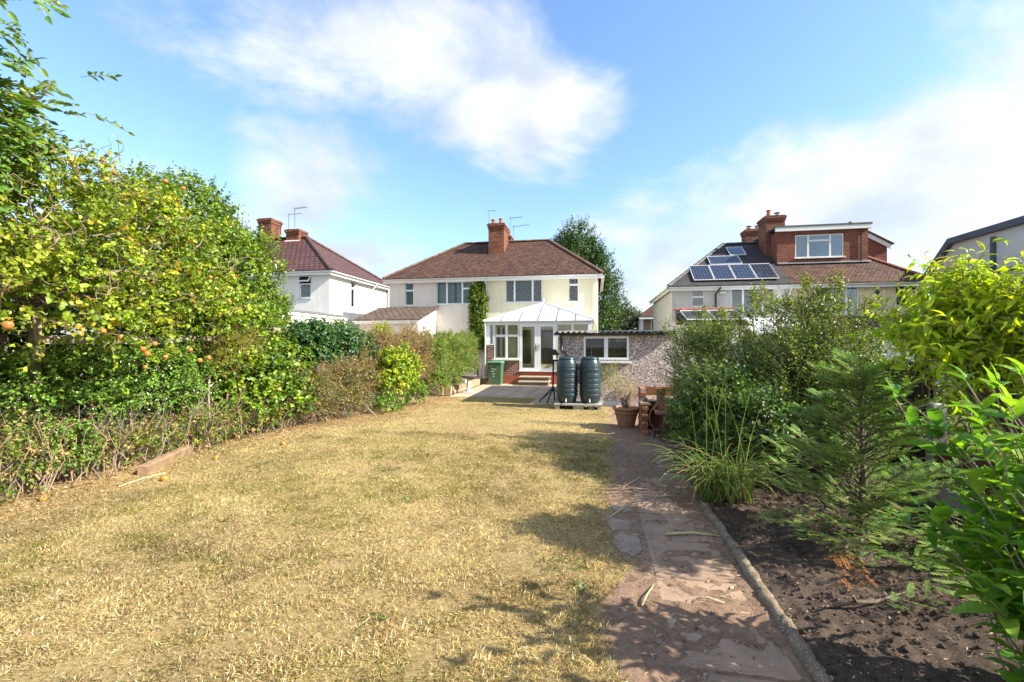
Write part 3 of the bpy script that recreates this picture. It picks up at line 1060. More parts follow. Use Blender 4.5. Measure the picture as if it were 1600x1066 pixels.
def half(h, xo, xd, xa, wallmat, roofmat, ridgemat, holes, yf=YF, ye=YE, yr=YR, yb=YB, ze=ZE, zr=ZR, inset=0.22, z0=-0.05, fasc='pvc'):
    """one half of a hipped pair: outer x, party x, hip apex x"""
    s = 1 if xo > xd else -1
    wx = xo - s * inset
    a, b = min(wx, xd), max(wx, xd)
    wall_front(a, b, z0, ze - 0.02, yf, holes).build('wall', wallmat, h)
    mb = MB()
    mb.box(min(wx, wx - s * .2), max(wx, wx - s * .2), yf + .003, yb - .25, z0, ze - .02)
    mb.box(a, b, yb - .25, yb - .05, z0, ze - .02)
    mb.box(min(xd, xd + s * .06), max(xd, xd + s * .06), yf + .12, yb - .25, z0, ze - .02)
    mb.build('side_wall', wallmat, h)
    MB().box(a + .05, b - .05, yf + .25, yb - .3, 2.45, 2.6).build('floor', 'interior_dark', h)
    MB().box(a + .05, b - .05, yf + .25, yb - .3, ze - .12, ze - .06).build('ceiling', 'interior', h)
    mb = MB()
    mb.slab([(xo, ye, ze), (xd, ye, ze), (xd, yr, zr), (xa, yr, zr)])
    mb.slab([(xo, ye, ze), (xa, yr, zr), (xo, yb + .25, ze)])
    mb.slab([(xo, yb + .25, ze), (xa, yr, zr), (xd, yr, zr), (xd, yb + .25, ze)])
    rf = mb.build('roof', roofmat, h)
    ridge_run(rf, (xo, ye, ze + .03), (xa, yr, zr + .03), ridgemat)
    ridge_run(rf, (xa, yr, zr + .03), (xd, yr, zr + .03), ridgemat)
    m2 = MB()
    m2.box(min(xo, xd), max(xo, xd), ye + .04, ye + .065, ze - .24, ze - .065)
    m2.box(min(xo, xd) + .03, max(xo, xd) - .03, ye + .065, yf + .05, ze - .22, ze - .2)
    xs0, xs1 = sorted((xo - s * .04, xo - s * .065))
    m2.box(xs0, xs1, ye + .07, yb + .2, ze - .24, ze - .065)
    m2.build('fascia', fasc, h)
    gutter(h, (min(xo, xd), ye - .03, ze - .07), (max(xo, xd), ye - .03, ze - .07))
    gutter(h, (xo + s * .03, ye, ze - .07), (xo + s * .03, yb, ze - .07))
    return rf


lholes = [(-9.75, 3.68, -9.27, 4.85), (-8.03, 3.72, -6.1, 4.86), (-7.9, 0.6, -6.3, 2.28)]
half(hl, -10.83, DIV, -7.45, 'render_pinkwhite', 'roof_brown', 'ridge_clay', lholes)
rholes = [(-4.42, 3.75, -2.57, 4.87), (-1.28, 3.74, -0.79, 4.9), (-3.9, 0.55, -3.0, 2.5), (-2.75, 0.55, -1.9, 2.5)]
half(hr, 0.36, DIV, -2.55, 'render_cream', 'roof_brown', 'ridge_clay', rholes)
window(hl, -9.75, YF, 3.68, 0.48, 1.17, [(0, 0, .48, .78), (0, .78, .48, 1.17)])
window(hl, -8.03, YF, 3.72, 1.93, 1.14, [(0, 0, .55, 1.14), (.55, 0, 1.37, 1.14), (1.37, 0, 1.93, .78), (1.37, .78, 1.93, 1.14)], curtain=('curtain_green', [(0.05, .9), (1.0, 1.88)]))
window(hl, -7.9, YF, 0.6, 1.6, 1.68, [(0, 0, .8, 1.68), (.8, 0, 1.6, 1.68)])
window(hr, -4.42, YF, 3.75, 1.85, 1.12, [(0, 0, .46, 1.12), (.46, 0, 1.37, 1.12), (1.37, 0, 1.85, 1.12)], lattice=True)
window(hr, -1.28, YF, 3.74, 0.49, 1.16, [(0, 0, .49, .82), (0, .82, .49, 1.16)], lattice=True)
downpipe(hl, DIV - 0.06, YF - 0.06, 0, ZE - .08)
downpipe(hr, 0.06, YF - 0.06, 0, ZE - .08, 'pvc')
chimney(hr, -5.72, -4.86, 24.15, 25.35, 6.35, 8.25, [(-5.5, 24.4, 0.27), (-5.08, 24.4, 0.3)])
chimney(hl, -5.62, -4.95, 26.6, 27.3, 5.8, 8.15, [(-5.35, 26.9, 0.35), (-5.1, 26.9, 0.3)])
aerial('bare television aerial on the left of the middle chimney', -5.95, 25.2, 7.45, 1.85, 0.45, 3, 0.1)
aerial('television aerial with long tilted comb on the middle rear chimney', -4.98, 26.7, 8.15, 1.1, 0.75, 9, -0.12)
aerial('white low aerial pointing right above the cream roof', -4.7, 26.2, 7.2, 1.4, 1.0, 8, -0.25)

# tiled lean-to on the left half
ext_x0, ext_x1, ey = -10.95, -8.03, 19.85
wall_front(ext_x0, ext_x1, -.05, 2.72, ey, [(-10.25, 0.1, -9.0, 2.18)]).build('lean_to_wall', 'render_pinkwhite', hl)
MB().prism([(ey + .003, -.05), (YF - .003, -.05), (YF - .003, 3.42), (ey + .003, 2.74)], 'x', ext_x1 - .2, ext_x1 - .001).build('lean_to_wall', 'render_white', hl)
MB().prism([(ey + .003, -.05), (YF - .003, -.05), (YF - .003, 3.42), (ey + .003, 2.74)], 'x', ext_x0, ext_x0 + .2).build('lean_to_wall', 'render_white', hl)
MB().slab([(ext_x0 - .2, ey - .22, 2.82), (ext_x1 + .12, ey - .22, 2.82), (ext_x1 + .12, YF - .004, 3.6), (ext_x0 - .2, YF - .004, 3.6)], 0.09).build('lean_to_roof', 'roof_ext', hl)
MB().box(ext_x0 - .15, ext_x1 + .08, ey - .2, ey - .17, 2.6, 2.72).build('fascia', 'pvc', hl)
gutter(hl, (ext_x0 - .2, ey - .27, 2.74), (ext_x1 + .12, ey - .27, 2.74), 'pvc')
downpipe(hl, ext_x1 - .3, ey - .06, 0, 2.7, 'pvc')
window(hl, -10.25, ey, 0.1, 1.25, 2.08, [(0, 0, .62, 2.08), (.62, 0, 1.25, 2.08)], bar=0.09)

# ------------------------------------------------------------------ the conservatory (part of the cream house)
cy, cz = 18.6, 2.56
cx0, cx1 = -4.5, -0.12
ax, ay, azp = -2.31, 20.72, 3.52
cons = hr
MB().box(-1.55, cx1 - .05, cy, cy + .2, 0.36, 1.04).box(cx1 - .25, cx1 - .05, cy + .2, YF - .003, 0.36, 1.04).build('dwarf_wall', 'brick_red', cons)
bw = MB()
bw.box(cx0 + .05, -3.11, cy, cy + .2, 0.36, 1.04)
bw.box(cx0 + .05, cx0 + .25, cy + .2, YF - .003, 0.36, 1.04)
# brick pier at the left front corner
bw.box(cx0 + .045, cx0 + .33, cy - .003, cy + .1, 1.04, 1.62)
bw.build('dwarf_wall', 'brick_red', cons)
pb = MB()
pb.box(cx0 + .02, cx1 - .02, cy - .03, cy + .19, 0, 0.36)
pb.box(cx0 + .02, cx0 + .25, cy + .19, YF - .003, 0, 0.36)
pb.box(-3.1, -1.56, cy + .01, cy + .19, 0.36, 0.545)
pb.build('painted_plinth', 'paint_red', cons)
MB().box(cx0 + .26, cx1 - .26, cy + .21, YF - .01, 0.45, 0.54).build('conservatory_floor', 'interior', cons)
fr = MB()
fr.box(cx0, cx0 + .12, cy - .01, cy + .09, 1.62, cz - .06)
fr.box(cx1 - .12, cx1, cy - .01, cy + .09, 1.04, cz - .06)
fr.box(cx0, cx1, cy - .02, cy + .10, cz - .06, cz + .04)
fr.box(cx0 - .01, cx0 + .10, cy + .10, YF - .003, cz - .06, cz + .04)
fr.box(cx1 - .10, cx1 + .01, cy + .10, YF - .003, cz - .06, cz + .04)
fr.build('eaves_frame', 'pvc', cons)
gutter(cons, (cx0 - .08, cy - .1, cz + .06), (cx1 + .08, cy - .1, cz + .06), 'pvc', 0.055)
window(cons, cx0 + .12, cy - .07, 1.62, 0.2, cz - 1.68, [(0, 0, .2, cz - 1.68)], sill=False)
window(cons, -4.16, cy - .07, 1.04, 1.05, cz - 1.10, [(0, 0, .53, .97), (0, .97, .53, 1.46), (.53, 0, 1.05, .97), (.53, .97, 1.05, 1.46)])
window(cons, -1.56, cy - .07, 1.04, 1.32, cz - 1.10, [(0, 0, .66, .97), (0, .97, .66, 1.46), (.66, 0, 1.32, .97), (.66, .97, 1.32, 1.46)])
for yy in (19.0, 20.1, 21.2):
    window(cons, cx0 + .02, yy + 1.0, 1.04, 1.0, cz - 1.10, [(0, 0, 1.0, .97), (0, .97, 1.0, 1.46)], rz=-math.pi / 2, sill=False)
    window(cons, cx1 - .02, yy, 1.04, 1.0, cz - 1.10, [(0, 0, 1.0, .97), (0, .97, 1.0, 1.46)], rz=math.pi / 2, sill=False)
for x0 in (-3.09, -2.33):
    d = window(cons, x0, cy - .07, 0.56, 0.755, cz - 0.62, [(0.0, 0.0, .755, cz - .62)], bar=0.12, sill=False, name='french_door')
    hx = x0 + (0.68 if x0 < -3 else 0.06)
    MB().box(hx - .012, hx + .012, cy - .055, cy - .02, 1.42, 1.66).build('handle', 'dark_metal', d)
MB().box(-3.12, -1.56, cy - .06, cy - .005, 0.53, 0.557).build('threshold', 'pvc', cons)
# polycarbonate roof panels between white glazing bars
ef = [(cx0 - .1, cy - .12), (cx1 + .1, cy - .12)]
xs = np.linspace(cx0 - .1, cx1 + .1, 7)


def up_to(x):
    """top of the front slope above eaves x: runs straight up the slope to the hip or the apex"""
    f = (x - (cx0 - .1)) / (ax - (cx0 - .1)) if x < ax else ((cx1 + .1) - x) / ((cx1 + .1) - ax)
    f = min(f * 1.0, 1.0)
    return (x, cy - .12 + f * (ay - cy + .12), cz + .06 + f * (azp - cz - .06))


bars = MB()
for i in range(6):
    a, b = xs[i], xs[i + 1]
    pts = [(a, cy - .12, cz + .06), (b, cy - .12, cz + .06)]
    tb, ta = up_to(b), up_to(a)
    if i < 5:
        pts.append(tb)
    if a < ax < b:
        pts.append((ax, ay, azp))
    if i > 0:
        pts.append(ta)
    MB().slab(pts, 0.03).build('roof_panel', 'polycarb', cons)
    if i > 0:
        bars.tube([(a, cy - .12, cz + .075), (ta[0], ta[1], ta[2] + .015)], 0.022, 6)
hips = MB()
hips.tube([(cx0 - .1, cy - .12, cz + .07), (ax, ay, azp + .02)], 0.04, 6)
hips.tube([(cx1 + .1, cy - .12, cz + .07), (ax, ay, azp + .02)], 0.04, 6)
hips.tube([(ax, ay - .05, azp + .02), (ax, YF - .01, azp + .02)], 0.05, 6)
hips.lathe([(0.03, 0), (0.05, 0.04), (0.02, 0.08), (0.03, 0.13), (0.004, 0.2)], (ax, ay - .03, azp + .05), 8)
hips.build('ridge_and_hips', 'pvc', cons)
bars.build('glazing_bars', 'lead', cons)
for sx in (cx0 - .1, cx1 + .1):
    for j in range(3):
        y0, y1 = cy - .12 + (YF - cy + .1) * j / 3, cy - .12 + (YF - cy + .1) * (j + 1) / 3
        def top(yy):
            f = min(1, (yy - cy + .12) / (ay - cy + .12))
            return (sx + (ax - sx) * f, yy, cz + .06 + f * (azp - cz - .06))
        pts = [(sx, y0, cz + .06), (sx, y1, cz + .06), top(y1)]
        if y0 < ay < y1:
            pts.append((ax, ay, azp))
        if j:
            pts.append(top(y0))
        MB().slab(pts, 0.03).build('roof_panel', 'polycarb', cons)
MB().tube([(cx0 - .02, cy - .1, cz), (cx0 - .02, cy - .1, cz - .15), (cx0 - .03, cy - .06, 1.6), (cx0 - .04, cy - .06, .55), (cx0 - .1, cy - .06, .45), (cx0 - .1, cy - .06, .36), (cx0 + .05, cy - .06, .27), (cx0 + .22, cy - .06, .25)], 0.036, 8).build('downpipe', 'grey_plastic', cons, smooth=True)
# inside: doors in the house wall, picture
for (x0, x1) in ((-3.9, -3.0), (-2.75, -1.9)):
    window(cons, x0, YF, 0.55, x1 - x0, 1.95, [(0, 0, x1 - x0, 1.95)], bar=0.13, frame='door_cream', sill=False, name='inner_door')
MB().box(-1.72, -1.6, YF - .03, YF - .003, 1.5, 1.6).build('wall_plaque', 'interior_wood', cons)

st = thing('garden_steps', 'concrete steps with dark risers below the white french doors', 'steps', (-2.4, 18.3, 0))
for (y0, z0, z1) in ((17.78, 0.02, 0.19), (18.08, 0.20, 0.36)):
    MB().box(-2.98, -1.82, y0 + .04, 18.55, z0, z1 - .05).build('riser', 'stone_dark', st)  # risers in a darker stone colour than the treads
    MB().box(-3.02, -1.78, y0, 18.55, z1 - .048, z1, b=0.01).build('tread', 'slab_patio', st)

# ------------------------------------------------------------------ white house on the left
h3 = thing('detached_house', 'white rendered house on the left with purple brown tiled hip roof', 'house', (-17, 24, 0), 'houses behind the gardens')
lx, ly0, ly1, lze = -13.3, 21.1, 27.5, 5.42
apx = (-16.75, 24.3, 7.98)
wall_front(-22, lx, -.05, lze, ly0, [(-15.0, 4.05, -14.35, 5.18)]).build('wall', 'render_white', h3)
TR = XY(lx, 0, 0, math.pi / 2)
# side wall facing the right: local x runs along +Y
wall_front(ly0 + .001, ly1, -.05, lze, 0, [(23.2, 3.72, 23.72, 5.2)], T=TR).build('side_wall', 'render_white', h3)
MB().box(-22, lx - .02, ly1 - .2, ly1, -.05, lze).build('back_wall', 'render_white', h3)
MB().box(-22, -21.8, ly0 + .12, ly1 - .2, -.05, lze).build('side_wall', 'render_white', h3)
MB().box(-21.7, lx - .3, ly0 + .3, ly1 - .3, 2.5, 2.65).build('floor', 'interior_dark', h3)
MB().box(lx - .1, lx + .012, ly1 - .001, ly1 + .24, -.05, lze - .05).build('brick_quoin', 'brick_red', h3)
MB().box(lx - .05, lx + .035, ly0 + .3, ly1 - .05, -.05, 3.02).build('painted_band', 'paint_bluegrey', h3)
mb = MB()
ex, e0, e1 = lx + .3, ly0 - .3, ly1 + .4
mb.slab([(-22.3, e0, lze), (ex, e0, lze), apx, (-22.3, 24.3, 7.98)])
mb.slab([(ex, e0, lze), (ex, e1, lze), apx])
mb.slab([(ex, e1, lze), (-22.3, e1, lze), (-22.3, 24.3, 7.98), apx])
rf = mb.build('roof', 'roof_purple', h3)
ridge_run(rf, (ex, e0, lze + .03), (apx[0], apx[1], apx[2] + .03), 'ridge_purple', 0.13)
ridge_run(rf, (ex, e1, lze + .03), (apx[0], apx[1], apx[2] + .03), 'ridge_purple', 0.13)
ridge_run(rf, (apx[0], apx[1], apx[2] + .03), (-22, 24.3, 8.01), 'ridge_purple', 0.13)
mb = MB()
mb.box(-22.2, ex - .04, e0 + .03, e0 + .055, lze - .25, lze - .065)
mb.box(ex - .065, ex - .04, e0 + .06, e1 - .05, lze - .25, lze - .065)
mb.box(-22.2, ex - .07, e0 + .06, ly0 + .05, lze - .22, lze - .2)
mb.box(lx - .03, ex - .07, ly0 + .06, ly1, lze - .22, lze - .2)
mb.build('fascia', 'pvc', h3)
gutter(h3, (-22.2, e0 - .04, lze - .07), (ex + .05, e0 - .04, lze - .07), 'pvc')
gutter(h3, (ex + .04, e0, lze - .07), (ex + .04, e1, lze - .07), 'pvc')
window(h3, -15.0, ly0, 4.05, 0.65, 1.13, [(0, 0, .65, .75), (0, .78, .65, 1.13, 0.55)], bar=0.055)
window(h3, lx, 23.2, 3.72, 0.52, 1.48, [(0, 0, .52, 1.08), (0, 1.08, .52, 1.48)], rz=math.pi / 2)
MB().tube([(ex, 25.6, lze - .1), (ex, 25.6, lze - .2), (lx + .05, 25.6, lze - .42), (lx + .05, 25.6, 0)], 0.036, 8).build('downpipe', 'pvc', h3, smooth=True)
MB().tube([(-15.95, ly0 - .28, lze - .1), (-15.95, ly0 - .06, lze - .4), (-15.95, ly0 - .06, 2.9)], 0.04, 8).build('downpipe', 'pvc', h3, smooth=True)
MB().tube([(-16.3, 21.0, 4.9), (-16.3, 21.0, 6.15)], 0.06, 8).build('soil_vent_pipe', 'pvc', h3, smooth=True)
chimney(h3, -17.95, -17.1, 24.0, 24.75, 7.7, 8.45, [], 'brick_chimney')
chimney(h3, -19.7, -18.85, 23.9, 24.8, 7.4, 9.15, [], 'brick_chimney')
aerial('tall television aerial with a pale flat head on the left house', -17.5, 24.2, 8.6, 1.15, 0.9, 9, -0.15)
aerial('thin television aerial left of the short chimney on the white house', -18.2, 24.6, 7.6, 1.95, 0.95, 3, -0.1)

# flat roofed white extension in front of it
g = thing('flat_roof_extension', 'white single storey flat roofed extension beside the left house', 'extension', (-13, 16, 0))
MB().box(-16.5, -12.3, 11.5, 20.95, -.05, 2.86).build('wall', 'render_white', g)
MB().box(-16.55, -12.24, 11.4, 21.0, 2.862, 3.0).build('fascia', 'pvc', g)
MB().box(-16.6, -12.2, 11.3, 21.04, 3.0, 3.09).build('roof', 'lead', g)

# ------------------------------------------------------------------ the pair on the right
rl = thing('semi_detached_house', 'grey white half of the right pair with slate roof and solar panels', 'house', (6, 24, 0), 'houses behind the gardens')
rr_ = thing('semi_detached_house', 'yellow half of the right pair with brown roof and tile hung dormer', 'house', (12, 24, 0), 'houses behind the gardens')
DV = 9.2
a_ = dict(yf=24.0, ye=23.7, yr=27.6, yb=31.5, ze=4.56, zr=7.35)
h1 = [(4.75, 3.55, 5.35, 4.35), (6.6, 3.1, 8.55, 4.42)]
half(rl, 3.58, DV, 7.15, 'render_grey', 'roof_slate', 'ridge_slate', h1, **a_)
h2 = [(10.25, 3.05, 12.2, 4.38), (13.75, 3.45, 14.6, 4.42)]
half(rr_, 15.15, DV, 12.0, 'render_ochre', 'roof_brown', 'ridge_red', h2, **a_)
window(rl, 4.75, 24.0, 3.55, .6, .8, [(0, 0, .6, .48), (0, .48, .6, .8)], glass='glass_bright')
window(rl, 6.6, 24.0, 3.1, 1.95, 1.32, [(0, 0, .55, 1.32), (.55, 0, 1.45, 1.32), (1.45, 0, 1.95, 1.32)], glass='glass_bright', curtain=('curtain', [(1.5, 1.9)]))
window(rr_, 10.25, 24.0, 3.05, 1.95, 1.33, [(0, 0, .5, .9), (0, .9, .5, 1.33, 0.4), (.5, 0, 1.45, 1.33), (1.45, 0, 1.95, 1.33)], glass='glass_bright', curtain=('curtain', [(1.3, 1.9)]))
window(rr_, 13.75, 24.0, 3.45, .85, .97, [(0, 0, .85, .55), (0, .58, .85, .97, 0.6)], glass='glass_bright')
MB().box(8.52, 8.95, 23.97, 23.998, 3.0, 4.45).build('white_panel', 'render_white', rl)
MB().lathe([(0.08, 0), (0.1, 0.03), (0.02, .06)], (0, 0, 0), 12).build('wall_vent', 'dark_metal', rr_, mw=Matrix.Translation((12.95, 23.99, 4.1)) @ Matrix.Rotation(math.pi / 2, 4, 'X'))
downpipe(rl, DV + .02, 23.93, 0, 4.5, 'pvc')
MB().tube([(6.0, 23.66, 4.5), (6.0, 23.66, 4.4), (5.85, 23.9, 4.15), (5.85, 23.9, 2.9)], 0.045, 8).build('downpipe', 'black_plastic', rl, smooth=True)
MB().box(6.05, 6.3, 23.85, 23.99, 4.15, 4.25).build('floodlight', 'pvc_dirty', rl)
chimney(rl, 8.9, 9.85, 26.2, 27.3, 6.1, 8.5, [(9.15, 26.5, 0.36)], 'brick_chimney', [(9.6, 26.6)])
chimney(rl, 8.65, 9.6, 28.6, 29.4, 6.3, 8.4, [], 'brick_chimney', [(8.9, 28.9), (9.35, 28.9)])
sl_ = (7.35 - 4.56) / (27.6 - 23.7)


def on_slope(x, y, dz=0.0):
    return Vector((x, y, 4.56 + (y - 23.7) * sl_ + dz))


def panel(parent, x0, x1, y0, y1, name, mat, frame, surf_fn, skew=0.0):
    a, b, c, d = [surf_fn(*p, 0.12) for p in ((x0, y0), (x1, y0), (x1 + skew, y1), (x0 + skew, y1))]
    q = MB().slab([a, b, c, d], 0.04).build(name, mat, parent)
    f = MB()
    for p, r_ in ((a, b), (b, c), (c, d), (d, a)):
        f.tube([p, r_], 0.02, 4)
    f.build('frame', frame, q, uv=False)
    return q


for k in range(4):
    panel(rl, 4.85 + k * 0.98, 4.85 + k * 0.98 + 0.95, 23.95, 25.25, 'solar_panel', 'solar_cells', 'white_bucket', on_slope)
panel(rl, 5.95, 7.5, 25.33, 26.1, 'solar_panel', 'solar_cells', 'white_bucket', on_slope)
panel(rl, 7.15, 7.95, 26.2, 27.0, 'roof_window', 'glass_bright', 'pvc_dirty', on_slope)
# lower extension with two more panels
MB().box(4.0, 6.3, 20.9, 23.99, -.05, 2.55).build('extension_wall', 'render_white', rl)
ext = lambda x, y, dz=0.0: Vector((x, y, 2.55 + (y - 20.7) * 0.30 + dz))
MB().slab([ext(3.8, 20.7), ext(6.4, 20.7), ext(6.4, 23.0), ext(3.8, 23.0)], .08).build('extension_roof', 'roof_slate', rl)
MB().box(3.85, 6.35, 23.0, 23.2, 2.6, 3.32).build('extension_parapet', 'tile_hung', rl)
ridge_run(rl, (3.75, 23.1, 3.34), (6.45, 23.1, 3.34), 'ridge_red', 0.12, 0.34)
for k in range(2):
    panel(rl, 3.95 + k * 1.22, 3.95 + k * 1.22 + 1.18, 20.9, 22.6, 'solar_panel', 'solar_cells', 'pvc', ext)
MB().slab([(6.6, 20.5, 2.1), (9.0, 20.5, 2.1), (9.0, 23.95, 2.95), (6.6, 23.95, 2.95)], .06).build('lean_to_roof', 'polycarb', rl)
for k in range(6):
    MB().tube([(6.6 + k * .48, 20.5, 2.13), (6.6 + k * .48, 23.95, 2.98)], .02, 5).build('glazing_bar', 'pvc', rl)
MB().slab([(9.6, 21.2, 2.35), (15.0, 21.2, 2.35), (15.0, 23.95, 3.0), (9.6, 23.95, 3.0)], .08).build('lean_to_roof', 'roof_ext', rr_)
MB().box(9.8, 14.8, 21.4, 23.9, -.05, 2.27).build('lean_to_wall', 'render_white', rr_)
MB().tube([(12.7, 22.8, 2.65), (12.7, 22.8, 2.95), (14.1, 22.8, 2.95), (14.1, 22.8, 2.65)], .02, 5).build('roof_rail', 'dark_metal', rr_)
# tile hung dormer with a flat roof
dx0, dx1, dy, dz0, dz1 = 9.15, 13.3, 25.35, 5.72, 7.42
wall_front(dx0, dx1, dz0 - .25, dz1, dy, [(10.0, 6.05, 12.2, 7.2)]).build('dormer_wall', 'tile_hung', rr_)
for xx in (dx0, dx1 - .1):
    MB().box(xx, xx + .1, dy + .003, 29.0, dz0 - .25, dz1).build('dormer_cheek', 'tile_hung', rr_)
MB().box(dx0 - .12, dx1 + .12, dy - .16, 29.2, dz1 + .18, dz1 + .26).build('dormer_roof', 'felt', rr_)
MB().box(dx0 - .1, dx1 + .1, dy - .14, dy - .002, dz1 - .02, dz1 + .177).build('dormer_fascia', 'pvc_dirty', rr_)
window(rr_, 10.0, dy - .05, 6.05, 2.2, 1.15, [(0, 0, .6, 1.15), (.6, 0, 1.6, .85), (.6, .85, 1.6, 1.15), (1.6, 0, 2.2, 1.15)], frame='pvc_dirty', glass='glass_bright', curtain=('curtain', [(0.02, .6), (1.1, 2.15)]))
MB().tube([(dx1 - .32, dy - .05, dz1), (dx1 - .32, dy - .05, dz0 + .02)], .03, 6).build('downpipe', 'black_plastic', rr_)
MB().slab([(dx0, dy - .14, dz0 + .03), (dx1 + .1, dy - .14, dz0 + .03), (dx1 + .1, dy - .004, dz0 + .12), (dx0, dy - .004, dz0 + .12)], .02).build('flashing', 'lead', rr_)
# gabled roof end to the right of the dormer
MB().prism([(13.3, 5.4), (15.05, 5.4), (15.05, 7.0), (13.3, 8.05)], 'y', 27.0, 30.5).build('gable_wall', 'tile_hung', rr_)
MB().prism([(13.25, 8.08), (13.25, 7.82), (15.2, 6.66), (15.2, 6.9)], 'y', 26.93, 26.998).build('bargeboard', 'pvc_dirty', rr_)
MB().prism([(13.25, 8.15), (13.25, 8.085), (15.3, 6.87), (15.3, 6.935)], 'y', 26.85, 30.6).build('gable_roof', 'roof_brown', rr_)

# ------------------------------------------------------------------ grey house far right
gx = 17.0
gh = thing('rendered_house', 'grey rendered gable end with dark metal roof edge at far right', 'house', (18, 22, 0), 'houses behind the gardens')
prof = [(18.2, -.05), (27.0, -.05), (27.0, 5.05), (25.4, 6.5), (18.2, 6.5)]
MB().prism(prof, 'x', gx, gx + 9).build('wall', 'render_grey', gh)
rp = [(18.0, 6.5), (25.4, 6.5), (27.15, 4.9), (27.4, 5.06), (25.5, 6.78), (18.0, 6.78)]
MB().prism(rp, 'x', gx - .22, gx + 9.2).build('roof', 'anthracite', gh)
window(gh, gx - .012, 24.75, 5.25, 0.62, 0.92, [(0, 0, .62, .92)], rz=-math.pi / 2, frame='anthracite', glass='glass_bright')
MB().tube([(gx - .09, 23.1, 6.3), (gx - .09, 23.1, 4.8)], .09, 8).build('downpipe', 'anthracite', gh)
MB().box(gx - .14, gx - .02, 18.4, 23.1, 4.72, 4.86).build('cable_duct', 'anthracite', gh)
MB().slab([(gx - 3.0, 17.6, 2.9), (gx - .02, 17.6, 4.2), (gx - .02, 24.0, 4.2), (gx - 3.0, 24.0, 2.9)], .15).build('lower_roof', 'roof_ext', gh)
MB().box(gx - 2.8, gx - .01, 17.8, 23.8, -.05, 2.75).build('lower_wall', 'render_ochre', gh)

# distant brick house seen past the shed
fh = thing('brick_house', 'small distant red brick house with hipped roof past the shed', 'house', (4.8, 44, 0), 'houses behind the gardens')
mb = wall_front(4.4, 9.5, -.05, 4.3, 44, [(5.1, 2.6, 6.4, 4.0)])
mb.build('wall', 'brick_red', fh)
MB().box(4.4, 4.6, 44.003, 51, -.05, 4.3).build('side_wall', 'render_white', fh)
MB().box(4.6, 9.5, 50.8, 51, -.05, 4.3).build('back_wall', 'brick_red', fh)
window(fh, 5.1, 44, 2.6, 1.3, 1.4, [(0, 0, .43, 1.4), (.43, 0, .87, 1.4), (.87, 0, 1.3, 1.4)], bar=.07)
mb = MB()
mb.slab([(4.0, 43.6, 4.3), (10, 43.6, 4.3), (10, 47.5, 6.9), (7.2, 47.5, 6.9)])
mb.slab([(4.0, 43.6, 4.3), (7.2, 47.5, 6.9), (4.0, 51.4, 4.3)])
mb.slab([(4.0, 51.4, 4.3), (7.2, 47.5, 6.9), (10, 47.5, 6.9), (10, 51.4, 4.3)])
mb.build('roof', 'roof_brown', fh)
MB().box(4.0, 10, 43.62, 43.66, 4.05, 4.23).build('fascia', 'pvc', fh)

# ------------------------------------------------------------------ pebbledash shed
sy, sx0, sx1, syb = 12.2, -0.95, 1.95, 17.0
sh = thing('garden_shed', 'pebbledash concrete shed with corrugated roof and white two pane window', 'shed', (0.5, 14.5, 0))
wall_front(sx0, sx1, 0.15, 1.84, sy, [(-0.3, 1.235, 0.86, 1.838)], 0.08).build('wall', 'pebbledash', sh)
mb = MB()
mb.box(sx0, sx0 + .12, sy + .003, syb, 0.15, 1.84)
mb.box(sx1 - .12, sx1, sy + .003, syb, 0.15, 1.84)
mb.box(sx0, sx1, syb, syb + .12, 0.15, 1.95)
mb.build('wall', 'pebbledash', sh)
MB().box(sx0 - .015, sx1 + .015, sy - .02, sy + .1, 0, 0.15).build('plinth', 'paint_bluegrey', sh)
MB().box(sx0 - .015, sx0 + .12, sy + .1, syb, 0, 0.15).build('plinth', 'paint_bluegrey', sh)
MB().box(sx0 + .13, sx1 - .13, sy + .13, syb - .01, 0.02, 0.06).build('floor', 'concrete', sh)
MB().box(sx0 + .0, sx1 - .0, sy - .045, sy - .003, 1.842, 1.90).build('fascia', 'wood_grey', sh)
mb = MB()
n = 260
for (dz) in (0.0, -0.012):
    pass
vs, fs = [], []
for i in range(n + 1):
    x = sx0 - .12 + (sx1 - sx0 + .24) * i / n
    w_ = 0.024 * math.sin(2 * math.pi * x / 0.146)
    vs += [(x, sy - .16, 1.955 + w_), (x, syb + .2, 2.14 + w_), (x, sy - .16, 1.945 + w_), (x, syb + .2, 2.13 + w_)]
for i in range(n):
    k = 4 * i
    fs += [(k, k + 4, k + 5, k + 1), (k + 2, k + 3, k + 7, k + 6), (k, k + 2, k + 6, k + 4)]
mb.add(vs, fs).build('corrugated_roof', 'fibre_cement', sh, uv=False)
gutter(sh, (sx0 - .12, sy - .11, 1.93), (sx1 + .1, sy - .11, 1.93), 'black_plastic', 0.055)
for gxp in (-0.6, 0.3, 1.3):
    MB().box(gxp - .015, gxp + .015, sy - .175, sy - .045, 1.862, 1.882).build('gutter_bracket', 'black_plastic', sh)
MB().tube([(-0.9, sy - .11, 1.9), (-0.9, sy - .11, 1.80), (-0.88, sy - .07, 1.7), (-0.88, sy - .07, 1.47), (-0.84, sy - .1, 1.43), (-0.72, sy - .28, 1.42), (-0.72, sy - .36, 1.41), (-0.72, sy - .38, 1.33)], 0.036, 8).build('downpipe', 'black_plastic', sh, smooth=True)
window(sh, -0.3, sy - .075, 1.20, 1.16, 0.64, [(0, 0.035, .58, .64), (.58, 0.035, 1.16, .64)], bar=0.05)
